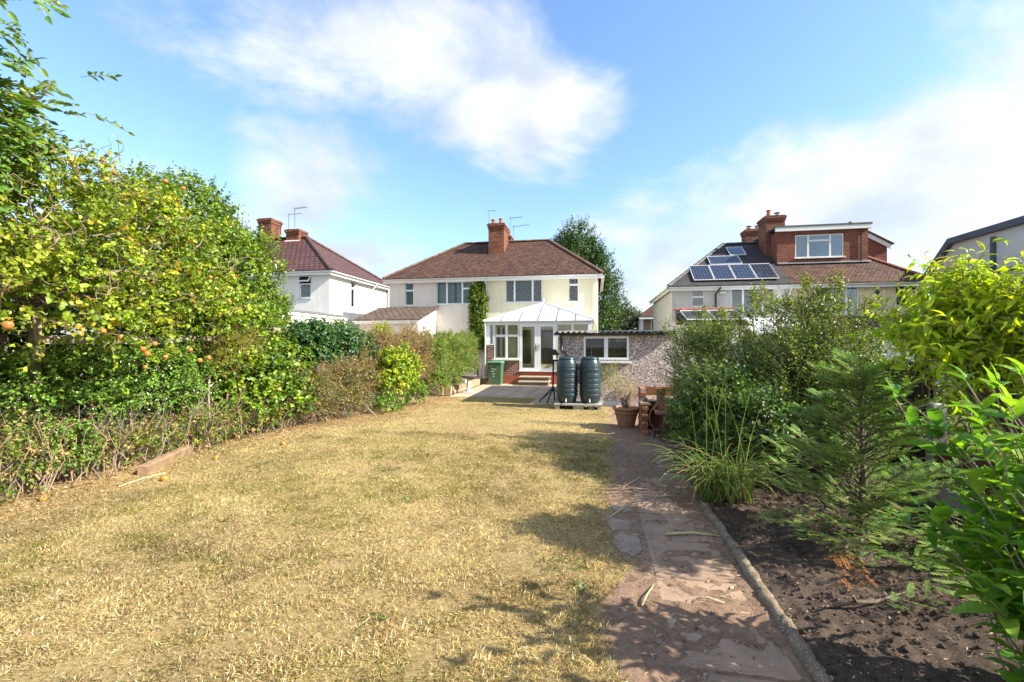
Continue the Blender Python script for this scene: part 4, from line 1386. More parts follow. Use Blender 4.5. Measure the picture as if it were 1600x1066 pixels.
# things seen through the shed window
MB().box(-0.75, 1.7, 14.2, 14.3, 0.1, 1.8).build('inner_wall', 'brick_red', sh)
wb = thing('work_bench', 'brown wooden bench inside the shed behind its window', 'bench', (0.3, 12.8, 0))
MB().box(-0.7, 1.6, 12.5, 13.1, 1.24, 1.29).build('bench_top', 'interior_wood', wb)
for (x, y) in ((-.65, 12.55), (1.5, 12.55), (-.65, 13.0), (1.5, 13.0)):
    MB().box(x, x + .07, y, y + .07, 0.06, 1.24).build('leg', 'interior_wood', wb)
MB().box(0.3, 1.2, 13.12, 13.16, 1.29, 1.40).build('back_board', 'interior_wood', wb)
sg = thing('yellow_sign', 'small yellow sign with dark marks behind the shed window', 'sign', (0.7, 12.4, 1.6))
MB().box(0.53, 0.81, 12.36, 12.37, 1.70, 1.765).build('plate', 'yellow_mark', sg)
for k in range(6):
    MB().box(0.60 + k * .033, 0.622 + k * .033, 12.354, 12.3585, 1.712, 1.742 + .012 * (k % 2)).build('mark', 'black_plastic', sg)
MB().box(0.30, 0.40, 12.36, 12.37, 1.70, 1.755).build('plate', 'yellow_mark', sg)
ca = thing('folding_stand', 'pale angled frame standing on the bench inside the shed', 'frame', (-0.05, 12.7, 1.29))
MB().tube([(-.1, 12.7, 1.29), (-.1, 12.7, 1.6), (.2, 12.7, 1.575)], .014, 5).build('post', 'white_bucket', ca)
MB().tube([(-.3, 12.72, 1.29), (-.08, 12.72, 1.62)], .02, 5).build('strut', 'fence_dark', ca)

# ------------------------------------------------------------------ water butts on their stand
bs = thing('butt_stand', 'low stand of concrete blocks and slabs under the water butts', 'stand', (-0.42, 11.75, 0))
for (x0, x1) in ((-1.02, -0.43), (-0.425, 0.165)):
    MB().box(x0, x1, 11.43, 12.02, 0.105, 0.145, b=.006).build('slab', 'concrete', bs)
for (x0, x1) in ((-1.0, -0.88), (-0.54, -0.29), (0.05, 0.155)):
    MB().box(x0, x1, 11.45, 12.0, -.01, 0.104).build('block', 'concrete', bs)
bk = thing('paint_tub', 'white plastic tub tucked under the butt stand', 'tub', (-0.08, 11.6, 0))
MB().lathe([(0.075, 0), (0.085, 0.085), (0.09, 0.09), (0.09, .1), (.07, .1)], (-0.10, 11.62, 0.0), 18).build('body', 'white_bucket', bk, smooth=False)
MB().tube([(-.19, 11.60, .088), (-.10, 11.525, .05), (-.01, 11.60, .088)], .004, 5).build('handle', 'aerial_metal', bk)
jb = thing('dark_bag', 'crumpled dark bag in the left gap of the butt stand', 'bag', (-0.7, 11.6, 0))
mb = MB()
for k in range(6):
    mb.lathe([(.02, 0), (.06, .02), (.05, .05), (.01, .07)], (-0.82 + k * .045, 11.58 + rnd.uniform(-.03, .05), 0), 9)
mb.v = [(p[0] + rnd.uniform(-.012, .012), p[1] + rnd.uniform(-.012, .012), p[2] + rnd.uniform(0, .012)) for p in mb.v]
mb.build('bag', 'black_plastic', jb)

BZ = 0.146
prof = [(0.20, 0.0), (0.222, 0.015), (0.245, 0.09), (0.262, 0.17)]
z = 0.17
for k in range(6):
    prof += [(0.268, z + .012), (0.270, z + .05), (0.262, z + .062), (0.262, z + .082)]
    z += 0.128
    prof += [(0.275 - (0.010 if k > 3 else 0) - (0.006 if k < 1 else 0), z - .02), (0.270 - (0.010 if k > 3 else 0), z - .006)]
prof += [(0.255, z + .03), (0.24, z + .09), (0.215, z + .15), (0.205, z + .17)]
b1 = thing('water_butt', 'dark green ribbed water butt under the black downpipe', 'water butt', (-0.71, 11.73, BZ), 'ribbed water butts in front of the shed')
zt = z + .17
MB().lathe(prof, (-0.71, 11.73, BZ), 36).build('barrel', 'butt_green', b1, smooth=True)
MB().lathe([(0.214, -.012), (0.224, 0.0), (0.222, 0.03), (0.17, 0.062), (0.09, 0.08), (0.01, .084)], (-0.71, 11.73, BZ + zt - .004), 36).build('lid', 'butt_green', b1, smooth=True)
tp = MB()
tp.tube([(-0.72, 11.52, BZ + .08), (-0.72, 11.42, BZ + .08), (-0.72, 11.405, BZ + .045)], .013, 8)
tp.box(-0.735, -0.705, 11.44, 11.46, BZ + .09, BZ + .125)
tp.build('tap', 'white_bucket', b1)
dup(b1, Matrix.Translation((0.585, 0.02, 0)), 'dark green ribbed water butt beside the wispy potted plant')
MB().tube([(-.49, 11.75, BZ + .88), (-.345, 11.75, BZ + .88)], .05, 10).build('link_pipe', 'butt_green', b1, smooth=True)

# ------------------------------------------------------------------ bird feeder on a tripod
bf = thing('bird_table', 'black bird table with a small roof on a tripod stand', 'bird table', (-1.16, 12.85, 0))
fx, fy = -1.16, 12.85
MB().tube([(fx - .02, fy, 0.3), (fx, fy, 1.16)], .024, 8).build('post', 'black_plastic', bf)
for a in (200, 250, 330, 90):
    c, s_ = math.cos(R(a)), math.sin(R(a))
    MB().tube([(fx - .02, fy, 0.42), (fx + c * .2, fy + s_ * .2, 0.24), (fx + c * .42, fy + s_ * .42, 0.02)], [.022, .024, .02], 6).build('leg', 'black_plastic', bf)
MB().box(fx - .17, fx + .17, fy - .12, fy + .12, 1.16, 1.18).build('tray', 'black_plastic', bf)
MB().box(fx - .17, fx + .17, fy - .125, fy - .121, 1.165, 1.21).build('tray_edge', 'black_plastic', bf)
for (ax_, ay_) in ((-.1, -.09), (.1, -.09), (-.1, .09), (.1, .09)):
    MB().box(fx + ax_ - .01, fx + ax_ + .01, fy + ay_ - .01, fy + ay_ + .01, 1.18, 1.34).build('corner_post', 'black_plastic', bf)
MB().prism([(fx - .17, 1.33), (fx + .17, 1.33), (fx + .06, 1.49), (fx - .06, 1.49)], 'y', fy - .14, fy + .14).build('roof', 'black_plastic', bf)
MB().box(fx - .06, fx + .2, fy - .02, fy + .02, .80, .825).build('hook_arm', 'black_plastic', bf)

# ------------------------------------------------------------------ wheelie bin, bird bath, planter
wbn = thing('wheelie_bin', 'green wheeled bin with white scrawl against the conservatory wall', 'bin', (-4.0, 18.2, 0))
bx, by = -3.99, 18.17


def frustum(mb, x, y, w0, d0, z0, w1, d1, z1):
    vs = [(x - w0, y - d0, z0), (x + w0, y - d0, z0), (x + w0, y + d0, z0), (x - w0, y + d0, z0), (x - w1, y - d1, z1), (x + w1, y - d1, z1), (x + w1, y + d1, z1), (x - w1, y + d1, z1)]
    return mb.add(vs, [(3, 2, 1, 0), (4, 5, 6, 7), (0, 1, 5, 4), (1, 2, 6, 5), (2, 3, 7, 6), (3, 0, 4, 7)])


m_ = frustum(MB(), bx, by, .235, .24, .03, .275, .30, .88)
frustum(m_, bx, by, .29, .315, .86, .29, .315, .9)
m_.build('body', 'bin_green', wbn)
m_ = frustum(MB(), bx, by - .01, .30, .335, .902, .28, .31, .96)
m_.box(bx - .26, bx + .26, by - .37, by - .34, .905, .93)
m_.build('lid', 'bin_green_pale', wbn)
m_ = MB()
m_.tube([(bx - .26, by + .33, .87), (bx + .26, by + .33, .87)], .02, 6)
m_.build('handle_bar', 'bin_green', wbn)
for s_ in (-1, 1):
    MB().lathe([(.09, -.025), (.1, -.015), (.1, .015), (.09, .025)], (0, 0, 0), 16).build('wheel', 'black_plastic', wbn, mw=Matrix.Translation((bx + s_ * .21, by + .2, .1)) @ Matrix.Rotation(math.pi / 2, 4, 'Y'))
for (dx, z, w_, h_, tl) in ((-.16, .76, .035, .03, 0), (.06, .76, .02, .02, .3), (-.12, .66, .11, .022, 0), (-.02, .64, .12, .02, .2), (-.12, .56, .1, .03, 0), (-.1, .44, .08, .016, .6), (-.06, .46, .09, .016, .6), (-.08, .36, .05, .03, .2)):
    yf_ = by - .24 - .06 * (z - .03) / .85
    MB().box(-w_ / 2, w_ / 2, -.004, 0, -h_ / 2, h_ / 2).build('mark', 'white_mark', wbn, mw=Matrix.Translation((bx + dx + .04, yf_ - .004, z)) @ Matrix.Rotation(.07, 4, 'X') @ Matrix.Rotation(tl, 4, 'Y'))

bb = thing('bird_bath', 'stone bird bath with pale pedestal and dark bowl by the patio', 'bird bath', (-4.18, 14.75, 0))
MB().box(-4.34, -4.02, 14.6, 14.9, .014, .06, b=.01).build('base', 'stone_white', bb)
MB().lathe([(.10, 0), (.10, .05), (.065, .08), (.06, .2), (.075, .24), (.06, .28), (.06, .38), (.085, .42)], (-4.18, 14.75, .06), 14).build('pedestal', 'stone_white', bb, smooth=True)
MB().lathe([(.08, 0), (.22, .05), (.29, .10), (.29, .13), (.25, .125), (.1, .07)], (-4.18, 14.75, .48), 22).build('bowl', 'stone_dark', bb, smooth=True)
pl = thing('stone_planter', 'small square pale planter on the low wall behind the bird bath', 'planter', (-4.70, 15.9, .245))
m_ = MB()
m_.box(-4.82, -4.57, 15.75, 15.78, .245, .47); m_.box(-4.82, -4.57, 16.0, 16.03, .245, .47)
m_.box(-4.82, -4.79, 15.78, 16.0, .245, .47); m_.box(-4.60, -4.57, 15.78, 16.0, .245, .47)
m_.build('sides', 'stone_white', pl)
MB().box(-4.79, -4.60, 15.78, 16.0, .25, .44).build('compost', 'soil', pl)

# ------------------------------------------------------------------ terracotta pot, barbecue, chimenea, leaning slab
px, py = 0.60, 9.2
pt = thing('terracotta_pot', 'large terracotta pot with rolled rim beside the path', 'pot', (px, py, 0))
MB().lathe([(.14, 0), (.155, .02), (.165, .05), (.20, .2), (.218, .27), (.228, .275), (.228, .295), (.222, .30), (.235, .335), (.255, .345), (.27, .365), (.262, .39), (.235, .395), (.222, .375), (.215, .33)], (px, py, 0), 30).build('body', 'terracotta', pt, smooth=True)
MB().lathe([(.21, 0), (.19, .015), (.1, .022), (.01, .025)], (px, py, .31), 20).build('compost', 'soil', pt)
m_ = MB()
for (dx, dy, r_) in ((-.13, -.05, .05), (-.1, .04, .04)):
    m_.lathe([(r_ * .5, 0), (r_, r_ * .5), (r_ * .8, r_ * 1.1), (r_ * .2, r_ * 1.4)], (px + dx, py + dy, .33), 8)
m_.build('stone', 'slab_pale', pt)

bq = thing('brick_barbecue', 'weathered orange brick barbecue at the end of the path', 'barbecue', (1.2, 8.8, 0))
bm_ = None
mesh_b = MB().box(-.105, .105, -.0505, .0505, -.0315, .0315, b=.005).mesh('brick')
mesh_b.materials.append(MATS['bbq_brick'])


def brick(x, y, z, rz=0):
    put('brick', mesh_b, None, bq, XY(x + rnd.uniform(-.003, .003), y, z, rz + rnd.uniform(-.02, .02)))


for c in range(11):
    zc = .04 + c * .0735
    off = 0.1075 * (c % 2)
    # left wall, running back
    for k in range(4):
        yy = 8.46 + .108 + k * .217 + off - .1
        if c > 6 and yy < 8.75:
            continue
        if yy < 9.2:
            brick(.875, yy, zc, math.pi / 2)
            brick(1.83, yy, zc, math.pi / 2)
    for k in range(4):
        xx = .98 + .06 + k * .217 + off * .6
        if xx < 1.74:
            brick(xx, 9.17, zc)
m_ = MB()
m_.box(.832, .918, 8.75, 9.21, 0, .80)
m_.box(.832, .918, 8.48, 8.75, 0, .48)
m_.box(.918, 1.79, 9.13, 9.21, 0, .80)
m_.box(1.79, 1.87, 8.75, 9.21, 0, .80)
m_.box(1.79, 1.87, 8.48, 8.75, 0, .48)
m_.build('mortar', 'bbq_mortar', bq)
MB().box(.80, .96, 8.42, 8.74, .535, .575, b=.006).build('cap_slab', 'slab_pale', bq)
MB().box(.93, 1.78, 8.5, 9.1, .60, .64, b=.006).build('shelf_slab', 'slab_pale', bq)
cm_ = thing('chimenea', 'round rusty clay chimenea with an open mouth beside the barbecue', 'chimenea', (1.1, 8.2, 0))
n, cxm, cym = 28, 1.12, 8.16
prof = [(.10, .16), (.15, .19), (.19, .25), (.21, .33), (.205, .41), (.17, .50), (.12, .56), (.085, .62), (.075, .75), (.08, .84), (.095, .86)]
mb = MB()
vs, fs = [], []
for lay in (0, -.018):
    for (r_, z) in prof:
        for k in range(n):
            a = 2 * math.pi * k / n
            vs.append((cxm + (r_ + lay) * math.cos(a), cym + (r_ + lay) * math.sin(a), z))
op = {(i, k % n) for i in (2, 3, 4) for k in range(15, 21)} | {(1, k) for k in (16, 17, 18, 19)} | {(5, k) for k in (17, 18)}
q = len(prof) * n
for i in range(len(prof) - 1):
    for k in range(n):
        a, b = i * n + k, i * n + (k + 1) % n
        if (i, k) in op:
            continue
        fs.append((a, b, b + n, a + n))
        fs.append((a + q, a + n + q, b + n + q, b + q))
        for (di, dk, e) in ((0, 1, (b, b + q, b + n + q, b + n)), (0, -1, (a, a + n, a + n + q, a + q)), (1, 0, (a + n, b + n, b + n + q, a + n + q)), (-1, 0, (a, a + q, b + q, b))):
            if (i + di, (k + dk) % n) in op:
                fs.append(e)
fs.append(tuple(range(n)))
mb.add(vs, fs).build('clay_body', 'rust_clay', cm_, smooth=True)
MB().slab([(cxm - .14, cym - .30, .47), (cxm + .08, cym - .30, .46), (cxm + .08, cym - .12, .52), (cxm - .14, cym - .12, .52)], .02).build('mouth_lip', 'rust_clay', cm_)
m_ = MB()
for k in range(4):
    a = .6 + k * math.pi / 2
    m_.tube([(cxm + .13 * math.cos(a), cym + .13 * math.sin(a), .19), (cxm + .17 * math.cos(a), cym + .17 * math.sin(a), .10), (cxm + .15 * math.cos(a), cym + .15 * math.sin(a), 0)], .012, 5)
m_.tube([(cxm + .15 * math.cos(a), cym + .15 * math.sin(a), .17) for a in np.linspace(0, 6.28, 17)], .01, 5)
m_.build('iron_stand', 'dark_metal', cm_)
ls = thing('leaning_slab', 'beige paving slab leaning upright against the shed wall', 'slab', (.9, 12.1, 0))
MB().box(-.12, .12, -.02, .02, 0, .68, b=.01).build('slab_body', 'slab_pale', ls, mw=Matrix.Translation((.92, 12.02, 0)) @ Matrix.Rotation(-.17, 4, 'X'))

# ------------------------------------------------------------------ small things on the lawn and the path
pg = MB().box(-.017, .017, -.012, .012, -.02, .17).build('wooden_peg', 'wood_grey', mw=XY(-2.25, 10.6, 0, .3, .06))
tag(pg, 'short grey wooden peg standing in the lawn', 'peg')
pk = MB().box(-.62, .62, -.05, .05, 0, .13, b=.015).build('timber_plank', 'wood_brown', mw=XY(-5.72, 5.25, .0, math.radians(113), .12))
tag(pk, 'brown timber baulk lying along the foot of the hedge', 'plank')
stk = MB().tube([(0, 0, 0.01), (.28, .02, .02), (.55, 0, .012)], .008, 5).build('white_stick', 'straw', mw=XY(-5.28, 4.25, 0, 1.55))
tag(stk, 'pale thin stick lying on the dry grass near the apple', 'stick')
lst = MB().box(-.025, .025, -.012, .012, 0, .62).build('leaning_lath', 'wood_grey', mw=Matrix.Translation((-4.92, 9.6, 0)) @ Matrix.Rotation(-.75, 4, 'Y') @ Matrix.Rotation(.1, 4, 'X'))
tag(lst, 'weathered wooden lath leaning out of the brambles', 'lath')
ps = MB().box(-.045, .045, -.045, .045, 0, 1.56, b=.01).build('wooden_post', 'wood_grey', mw=XY(-5.45, 10.35, 0, .2))
tag(ps, 'grey wooden post standing among the dry brambles', 'post')
ps = MB().box(-.04, .04, -.04, .04, 0, 1.3, b=.01).build('wooden_post', 'wood_grey', mw=XY(-4.95, 14.6, 0, .2))
tag(ps, 'slim grey post in the clipped hedge behind the bird bath', 'post')

apple_me = MB().lathe([(.008, .008), (.018, 0.0), (.032, .012), (.0385, .034), (.036, .052), (.026, .067), (.012, .068), (.003, .058)], (0, 0, -.035), 14).mesh('apple', True)
apple_me.materials.append(MATS['apple_skin'])
stalk_me = MB().tube([(0, 0, .024), (.003, 0, .05)], .0018, 4).mesh('stalk')
stalk_me.materials.append(MATS['bark_dark'])


def windfall(x, y, s, label):
    a = put('windfall_apple', apple_me, None, None, XY(x, y, .02 * s, rnd.uniform(0, 6), .9, .3, s))
    tag(a, label, 'apple', 'windfall apples on the lawn')
    put('stalk', stalk_me, None, a, W[a.name])


windfall(-5.01, 4.56, 1.15, 'orange windfall apple on the dry grass right of the timber baulk')
windfall(-5.6, 3.75, 1.0, 'windfall apple among dead leaves left of the pale stick')
windfall(-4.95, 6.55, 1.0, 'windfall apple farthest along the foot of the hedge')
windfall(-5.25, 5.55, 0.95, 'windfall apple on dry grass close beside the timber baulk')

reeds = [((.13, 4.28), (.36, 4.75), 'curved straw stalk bridging the lawn edge and the path'),
         ((.58, 3.98), (1.02, 4.02), 'thick pale straw stalk lying across the slabs'),
         ((.62, 4.95), (.86, 5.02), 'short straw stalk on the dark soil left of the sedge'),
         ((.28, 2.86), (.38, 3.12), 'thin dry stem lying on the near path'),
         ((.62, 3.0), (.78, 2.98), 'small pale stem in the middle of the near slabs'),
         ((.30, 5.2), (.58, 5.75), 'long bent grass stem on the shaded part of the path')]
for (p, q_, lab) in reeds:
    md = ((p[0] + q_[0]) / 2 + rnd.uniform(-.02, .03), (p[1] + q_[1]) / 2 + rnd.uniform(-.02, .03))
    r_ = .011 if 'thick' in lab else .0055
    o = MB().tube([(p[0], p[1], .022), (md[0], md[1], .034), (q_[0], q_[1], .022)], [r_, r_, r_ * .6], 5).build('straw_stalk', 'straw', smooth=True)
    tag(o, lab, 'straw', 'straw stalks on the path')
br = MB().tube([(1.38, 2.98, .07), (1.5, 2.98, .10), (1.62, 3.02, .09), (1.85, 3.15, .10)], [.014, .012, .01, .004], 6)
br.tube([(1.5, 2.98, .1), (1.46, 2.93, .16), (1.44, 2.9, .17)], [.01, .008, .004], 5)
tag(br.build('broken_branch', 'bark', smooth=True), 'broken brown branch lying on the soil beside the kerb', 'branch')

# ------------------------------------------------------------------ fence along the right
FXX = 3.2
fn = thing('garden_fence', 'brown timber fence panels between concrete posts behind the yew', 'fence', (FXX, 5, 0))
posts = (-.5, 1.34, 3.17, 5.0, 6.83, 8.66)
MB().box(FXX - .03, FXX + .03, 5.06, 5.11, .3, 1.46).build('end_batten', 'fence_dark', fn)
for py_ in posts:
    mb = MB().box(FXX - .055, FXX + .055, py_ - .055, py_ + .055, 0, 1.47 if py_ > 5.3 else (1.05 if py_ > 4.9 else .66), b=.012)
    mb.build('concrete_post', 'concrete', fn)
for i in range(len(posts) - 1):
    a, b = posts[i] + .057, posts[i + 1] - .057
    MB().box(FXX - .025, FXX + .025, a, b, 0, .28, b=.008).build('gravel_board', 'concrete', fn)
    if posts[i] >= 4.9:
        k = 16
        w_ = (b - a) / k
        for j in range(k):
            MB().box(FXX - .012 + rnd.uniform(-.006, .006), FXX + .012, a + j * w_ + .003, a + (j + 1) * w_ - .003, .285, 1.43 + rnd.uniform(-.008, .008)).build('board', 'fence_dark', fn)
        for zz in (.45, .9, 1.32):
            MB().box(FXX - .06, FXX - .02, a, b, zz, zz + .06).build('rail', 'fence_dark', fn)
    else:
        for j in range(3):
            z0 = .285 + j * .115
            M_ = Matrix.Translation((FXX - .008, 0, z0)) @ Matrix.Rotation(-.10, 4, 'Y')
            MB().box(-.006, .006, a, b, 0, .145, M_).build('board', 'fence_red', fn)
        for yy in (a + .02, (a + b) / 2, b - .06):
            MB().box(FXX - .05, FXX - .025, yy, yy + .04, .285, .64).build('batten', 'fence_red', fn)
        MB().box(FXX - .035, FXX + .035, a, b, .645, .665).build('capping', 'fence_red', fn)
# beyond the fence: low white garden building
gt = thing('white_cold_frame', 'low white garden structure glimpsed past the peach leaves', 'cold frame', (6.5, 6.5, 0))
MB().box(5.6, 9.2, 6.0, 7.2, 0, 1.15).build('body', 'render_white', gt)
MB().slab([(5.5, 5.9, 1.22), (9.3, 5.9, 1.22), (9.3, 7.3, 1.3), (5.5, 7.3, 1.3)], .05).build('top', 'pvc', gt)

# ------------------------------------------------------------------ left boundary: chain link and rails
cl = thing('chain_link_fence', 'rusting chain link fence half hidden in the hedge bottom', 'fence', (-6.45, 5, 0))
mb = MB()
st_, ch = .055, 1.1
yy = 2.4
pts_n = int(ch / st_)
col = 0
while yy < 9.5:
    pts = [(-6.42 + .004 * ((k + col) % 2), yy + (st_ if (k % 2) == 0 else 0.0), .04 + k * st_) for k in range(pts_n + 1)]
    mb.tube(pts, .0028, 3, cap=False)
    pts = [(-6.42 + .004 * ((k + col + 1) % 2), yy + st_ + (0.0 if (k % 2) == 0 else st_), .04 + k * st_) for k in range(pts_n + 1)]
    mb.tube(pts, .0028, 3, cap=False)
    yy += 2 * st_
    col += 1
tag(mb.build('wire_mesh', 'wire', cl, uv=False), kind='stuff')
for yy in (2.5, 5.0, 7.5, 9.6):
    MB().tube([(-6.46, yy, 0), (-6.46, yy, 1.25)], .022, 8).build('fence_post', 'twig_red', cl)
rf_ = thing('timber_rails', 'weathered grey timber rails showing through the hedge', 'rail', (-6.5, 6, 0))
for (a, b, zz) in (((-6.42, 4.2), (-6.36, 6.0), 1.62), ((-6.5, 6.1), (-6.5, 8.0), 1.66), ((-6.35, 8.1), (-6.25, 9.4), 1.86)):
    d = Vector((b[0] - a[0], b[1] - a[1], 0))
    M_ = Matrix.Translation((a[0], a[1], zz)) @ Matrix.Rotation(math.atan2(d.y, d.x), 4, 'Z')
    MB().box(0, d.length, -.02, .02, 0, .10, b=.01).build('rail', 'wood_grey', rf_, mw=M_)
for (x, y) in ((-6.47, 4.25), (-6.53, 6.05), (-6.42, 8.05)):
    MB().box(x - .04, x + .04, y - .04, y + .04, 0, 1.95, b=.01).build('post', 'wood_grey', rf_)

# ------------------------------------------------------------------ foliage helpers
GAIN = (1.45, 1.4, 1.05)        # leaf colours lifted evenly: brightness the sky light lacks, put into the colour


def unit(a):
    return a / np.maximum(np.linalg.norm(a, axis=-1, keepdims=True), 1e-9)


def raw_mesh(name, V, F, col):
    me = bpy.data.meshes.new(name)
    n, m_ = len(V), len(F)
    me.vertices.add(n)
    me.vertices.foreach_set('co', np.ascontiguousarray(V, dtype=np.float32).ravel())
    me.loops.add(3 * m_)
    me.loops.foreach_set('vertex_index', np.ascontiguousarray(F, dtype=np.int32).ravel())
    me.polygons.add(m_)
    me.polygons.foreach_set('loop_start', np.arange(0, 3 * m_, 3, dtype=np.int32))
    me.polygons.foreach_set('loop_total', np.full(m_, 3, dtype=np.int32))
    me.update(calc_edges=True)
    at = me.color_attributes.new('Col', 'FLOAT_COLOR', 'POINT')
    c4 = np.concatenate([np.clip(col, 0.003, 0.95), np.ones((n, 1))], 1).astype(np.float32)
    at.data.foreach_set('color', c4.ravel())
    return me


def leaf_geo(P, D, N, L, Wd, col, shape=4, fold=0.18, droop=0.12):
    D = unit(D)
    B = unit(np.cross(N, D))
    N = np.cross(D, B)
    L = L[:, None]
    Wd = Wd[:, None]
    n = len(P)
    if shape == 4:
        v = np.stack([P, P + D * .45 * L + B * Wd * .5 + N * fold * Wd, P + D * L - N * droop * L, P + D * .45 * L - B * Wd * .5 + N * fold * Wd], 1)
        f = np.array([[0, 1, 2], [0, 2, 3]])
    else:
        v = np.stack([P, P + D * .28 * L + B * Wd * .46 + N * fold * Wd, P + D * .66 * L + B * Wd * .42 + N * (fold * Wd - droop * L * .4),
                      P + D * L - N * droop * L, P + D * .66 * L - B * Wd * .42 + N * (fold * Wd - droop * L * .4), P + D * .28 * L - B * Wd * .46 + N * fold * Wd,
                      P + D * .5 * L - N * droop * L * .15], 1)
        f = np.array([[0, 1, 6], [1, 2, 6], [2, 3, 6], [6, 3, 4], [6, 4, 5], [0, 6, 5]])
    k = v.shape[1]
    F = (f[None] + (np.arange(n) * k)[:, None, None]).reshape(-1, 3)
    return v.reshape(-1, 3), F, np.repeat(col, k, 0)


def twig_geo(A, B_, r, col):
    """three sided slivers for twigs"""
    d = unit(B_ - A)
    u = unit(np.cross(d, np.array([0.31, 0.52, 0.8])))
    w = np.cross(d, u)
    n = len(A)
    ring = [u * math.cos(a) + w * math.sin(a) for a in (0, 2.094, 4.189)]
    v = np.stack([A + q * r for q in ring] + [B_ + q * r * 0.45 for q in ring], 1)
    f = np.array([[0, 1, 4], [0, 4, 3], [1, 2, 5], [1, 5, 4], [2, 0, 3], [2, 3, 5]])
    F = (f[None] + (np.arange(n) * 6)[:, None, None]).reshape(-1, 3)
    return v.reshape(-1, 3), F, np.repeat(col, 6, 0)


def sprays(blobs, n, per, L, Wd, pal, wts, twig=.25, shell=.45, up=.25, zmin=-0.6, spread=.8, droopd=.15, lump=.2, facing=0.5, keep=None, jitter=.22, rng=None):
    """twigs spread through the blobs, leaves set along each twig; returns leaf arrays and the twig ends"""
    rng = rng or rg
    bl = np.array(blobs, float)
    a = bl[:, 3] * bl[:, 4] + bl[:, 4] * bl[:, 5] + bl[:, 3] * bl[:, 5]
    bi = rng.choice(len(bl), n, p=a / a.sum())
    d = unit(rng.normal(size=(n, 3)))
    d[:, 2] = np.where(d[:, 2] < zmin, -d[:, 2], d[:, 2])
    ph = rng.random((len(bl), 3)) * 6.28
    lm = 1 + lump * (np.sin(d[:, 0] * 5 + ph[bi, 0]) * np.sin(d[:, 1] * 5 + ph[bi, 1]) + 0.6 * np.sin(d[:, 2] * 7 + ph[bi, 2]))
    rad = (shell + (1 - shell) * np.sqrt(rng.random(n))) * lm
    P0 = bl[bi, :3] + d * bl[bi, 3:] * rad[:, None]
    td = unit(d * .75 + rng.normal(size=(n, 3)) * .42 + np.array([0, 0, up]))
    tl = twig * (.6 + .8 * rng.random(n))
    ok = P0[:, 2] > 0.02
    if keep is not None:
        ok &= keep(P0)
    P0, td, tl, d = P0[ok], td[ok], tl[ok], d[ok]
    n = len(P0)
    pc = np.array(pal)[rng.choice(len(pal), n, p=np.array(wts) / sum(wts))]
    t = (np.arange(per)[None] + rng.random((n, per))) / per
    P = P0[:, None] + td[:, None] * (t * tl[:, None])[..., None]
    side = unit(np.cross(np.repeat(td[:, None], per, 1), rng.normal(size=(n, per, 3))))
    D = unit(td[:, None] * .5 + side * spread + np.array([0, 0, -droopd]))
    N = unit(rng.normal(size=(n, per, 3)) * .5 + d[:, None] * facing + np.array([0, 0, .6]))
    LL = L * (.65 + .6 * rng.random((n, per))) * (1.1 - .35 * t)
    col = pc[:, None] * (1 + jitter * rng.normal(size=(n, per, 1))) * (1 + .06 * rng.normal(size=(n, per, 3)))
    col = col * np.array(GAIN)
    r = lambda q: q.reshape(-1, q.shape[-1])
    return r(P), r(D), r(N), LL.ravel(), LL.ravel() * Wd / L, r(np.clip(col, .005, .9)), P0, P0 + td * tl[:, None]


def foliage_part(root, name, data, mat='leaf', shape=4, fold=.18, droop=.12):
    me = raw_mesh(name, *leaf_geo(*data[:6], shape=shape, fold=fold, droop=droop))
    o = put(name, me, mat, root)
    o['kind'] = 'stuff'
    return o


def twig_part(root, data, r, mat='bark', every=1):
    A, B_ = data[6][::every], data[7][::every]
    me = raw_mesh('twigs', *twig_geo(A, B_, r, np.full((len(A), 3), .1)))
    o = put('twigs', me, mat, root)
    o['kind'] = 'stuff'


def limb(p, q, r0, r1, sag=.12, n=6, wob=.05):
    p, q = Vector(p), Vector(q)
    L = (q - p).length
    pts = []
    for i in range(n + 1):
        t = i / n
        w = Vector((rnd.uniform(-1, 1), rnd.uniform(-1, 1), rnd.uniform(-1, 1))) * wob * L * (0 if i in (0, n) else 1)
        pts.append(p.lerp(q, t) + Vector((0, 0, 1)) * sag * L * math.sin(math.pi * t) + w)
    return pts, [r0 + (r1 - r0) * i / n for i in range(n + 1)]


def woody(root, base, targets, r0, mat='bark', trunk_to=None, name='trunk', rl=None, wob=.05, r_end=.006):
    """a trunk with one limb to every target, each limb its own part"""
    fork = Vector(trunk_to) if trunk_to else Vector(base) + Vector((0, 0, .3))
    p, r = limb(base, fork, r0, r0 * .75, 0, 5, .03)
    MB().tube(p, r, 9).build(name, mat, root, smooth=True, uv=False)
    for t in targets:
        p, r = limb(fork, t, rl or r0 * .55, r_end, .10, 7, wob)
        MB().tube(p, r, 6).build('limb', mat, root, smooth=True, uv=False)


def strip_leaf(L, Wd, curl, seed, n=6, fold=.25, power=.85, wave=.0):
    """one broad leaf with a folded midrib and a curl, tip along +Y"""
    r_ = random.Random(seed)
    vs, fs = [], []
    y, z, an = 0, 0, .25
    for i in range(n + 1):
        t = i / n
        w = Wd * .5 * max(0.02, math.sin(math.pi * min(1, t ** power)) ** .8) if i < n else 0.0008
        wv = wave * math.sin(i * 2.1 + seed)
        vs += [(-w, y, z + w * fold * 2 + wv), (0, y, z), (w, y, z + w * fold * 2 - wv)]
        an -= curl / n * (1 + .3 * r_.uniform(-1, 1))
        y += math.cos(an) * L / n
        z += math.sin(an) * L / n
    for i in range(n):
        k = 3 * i
        fs += [(k, k + 1, k + 4, k + 3), (k + 1, k + 2, k + 5, k + 4)]
    return vs, fs


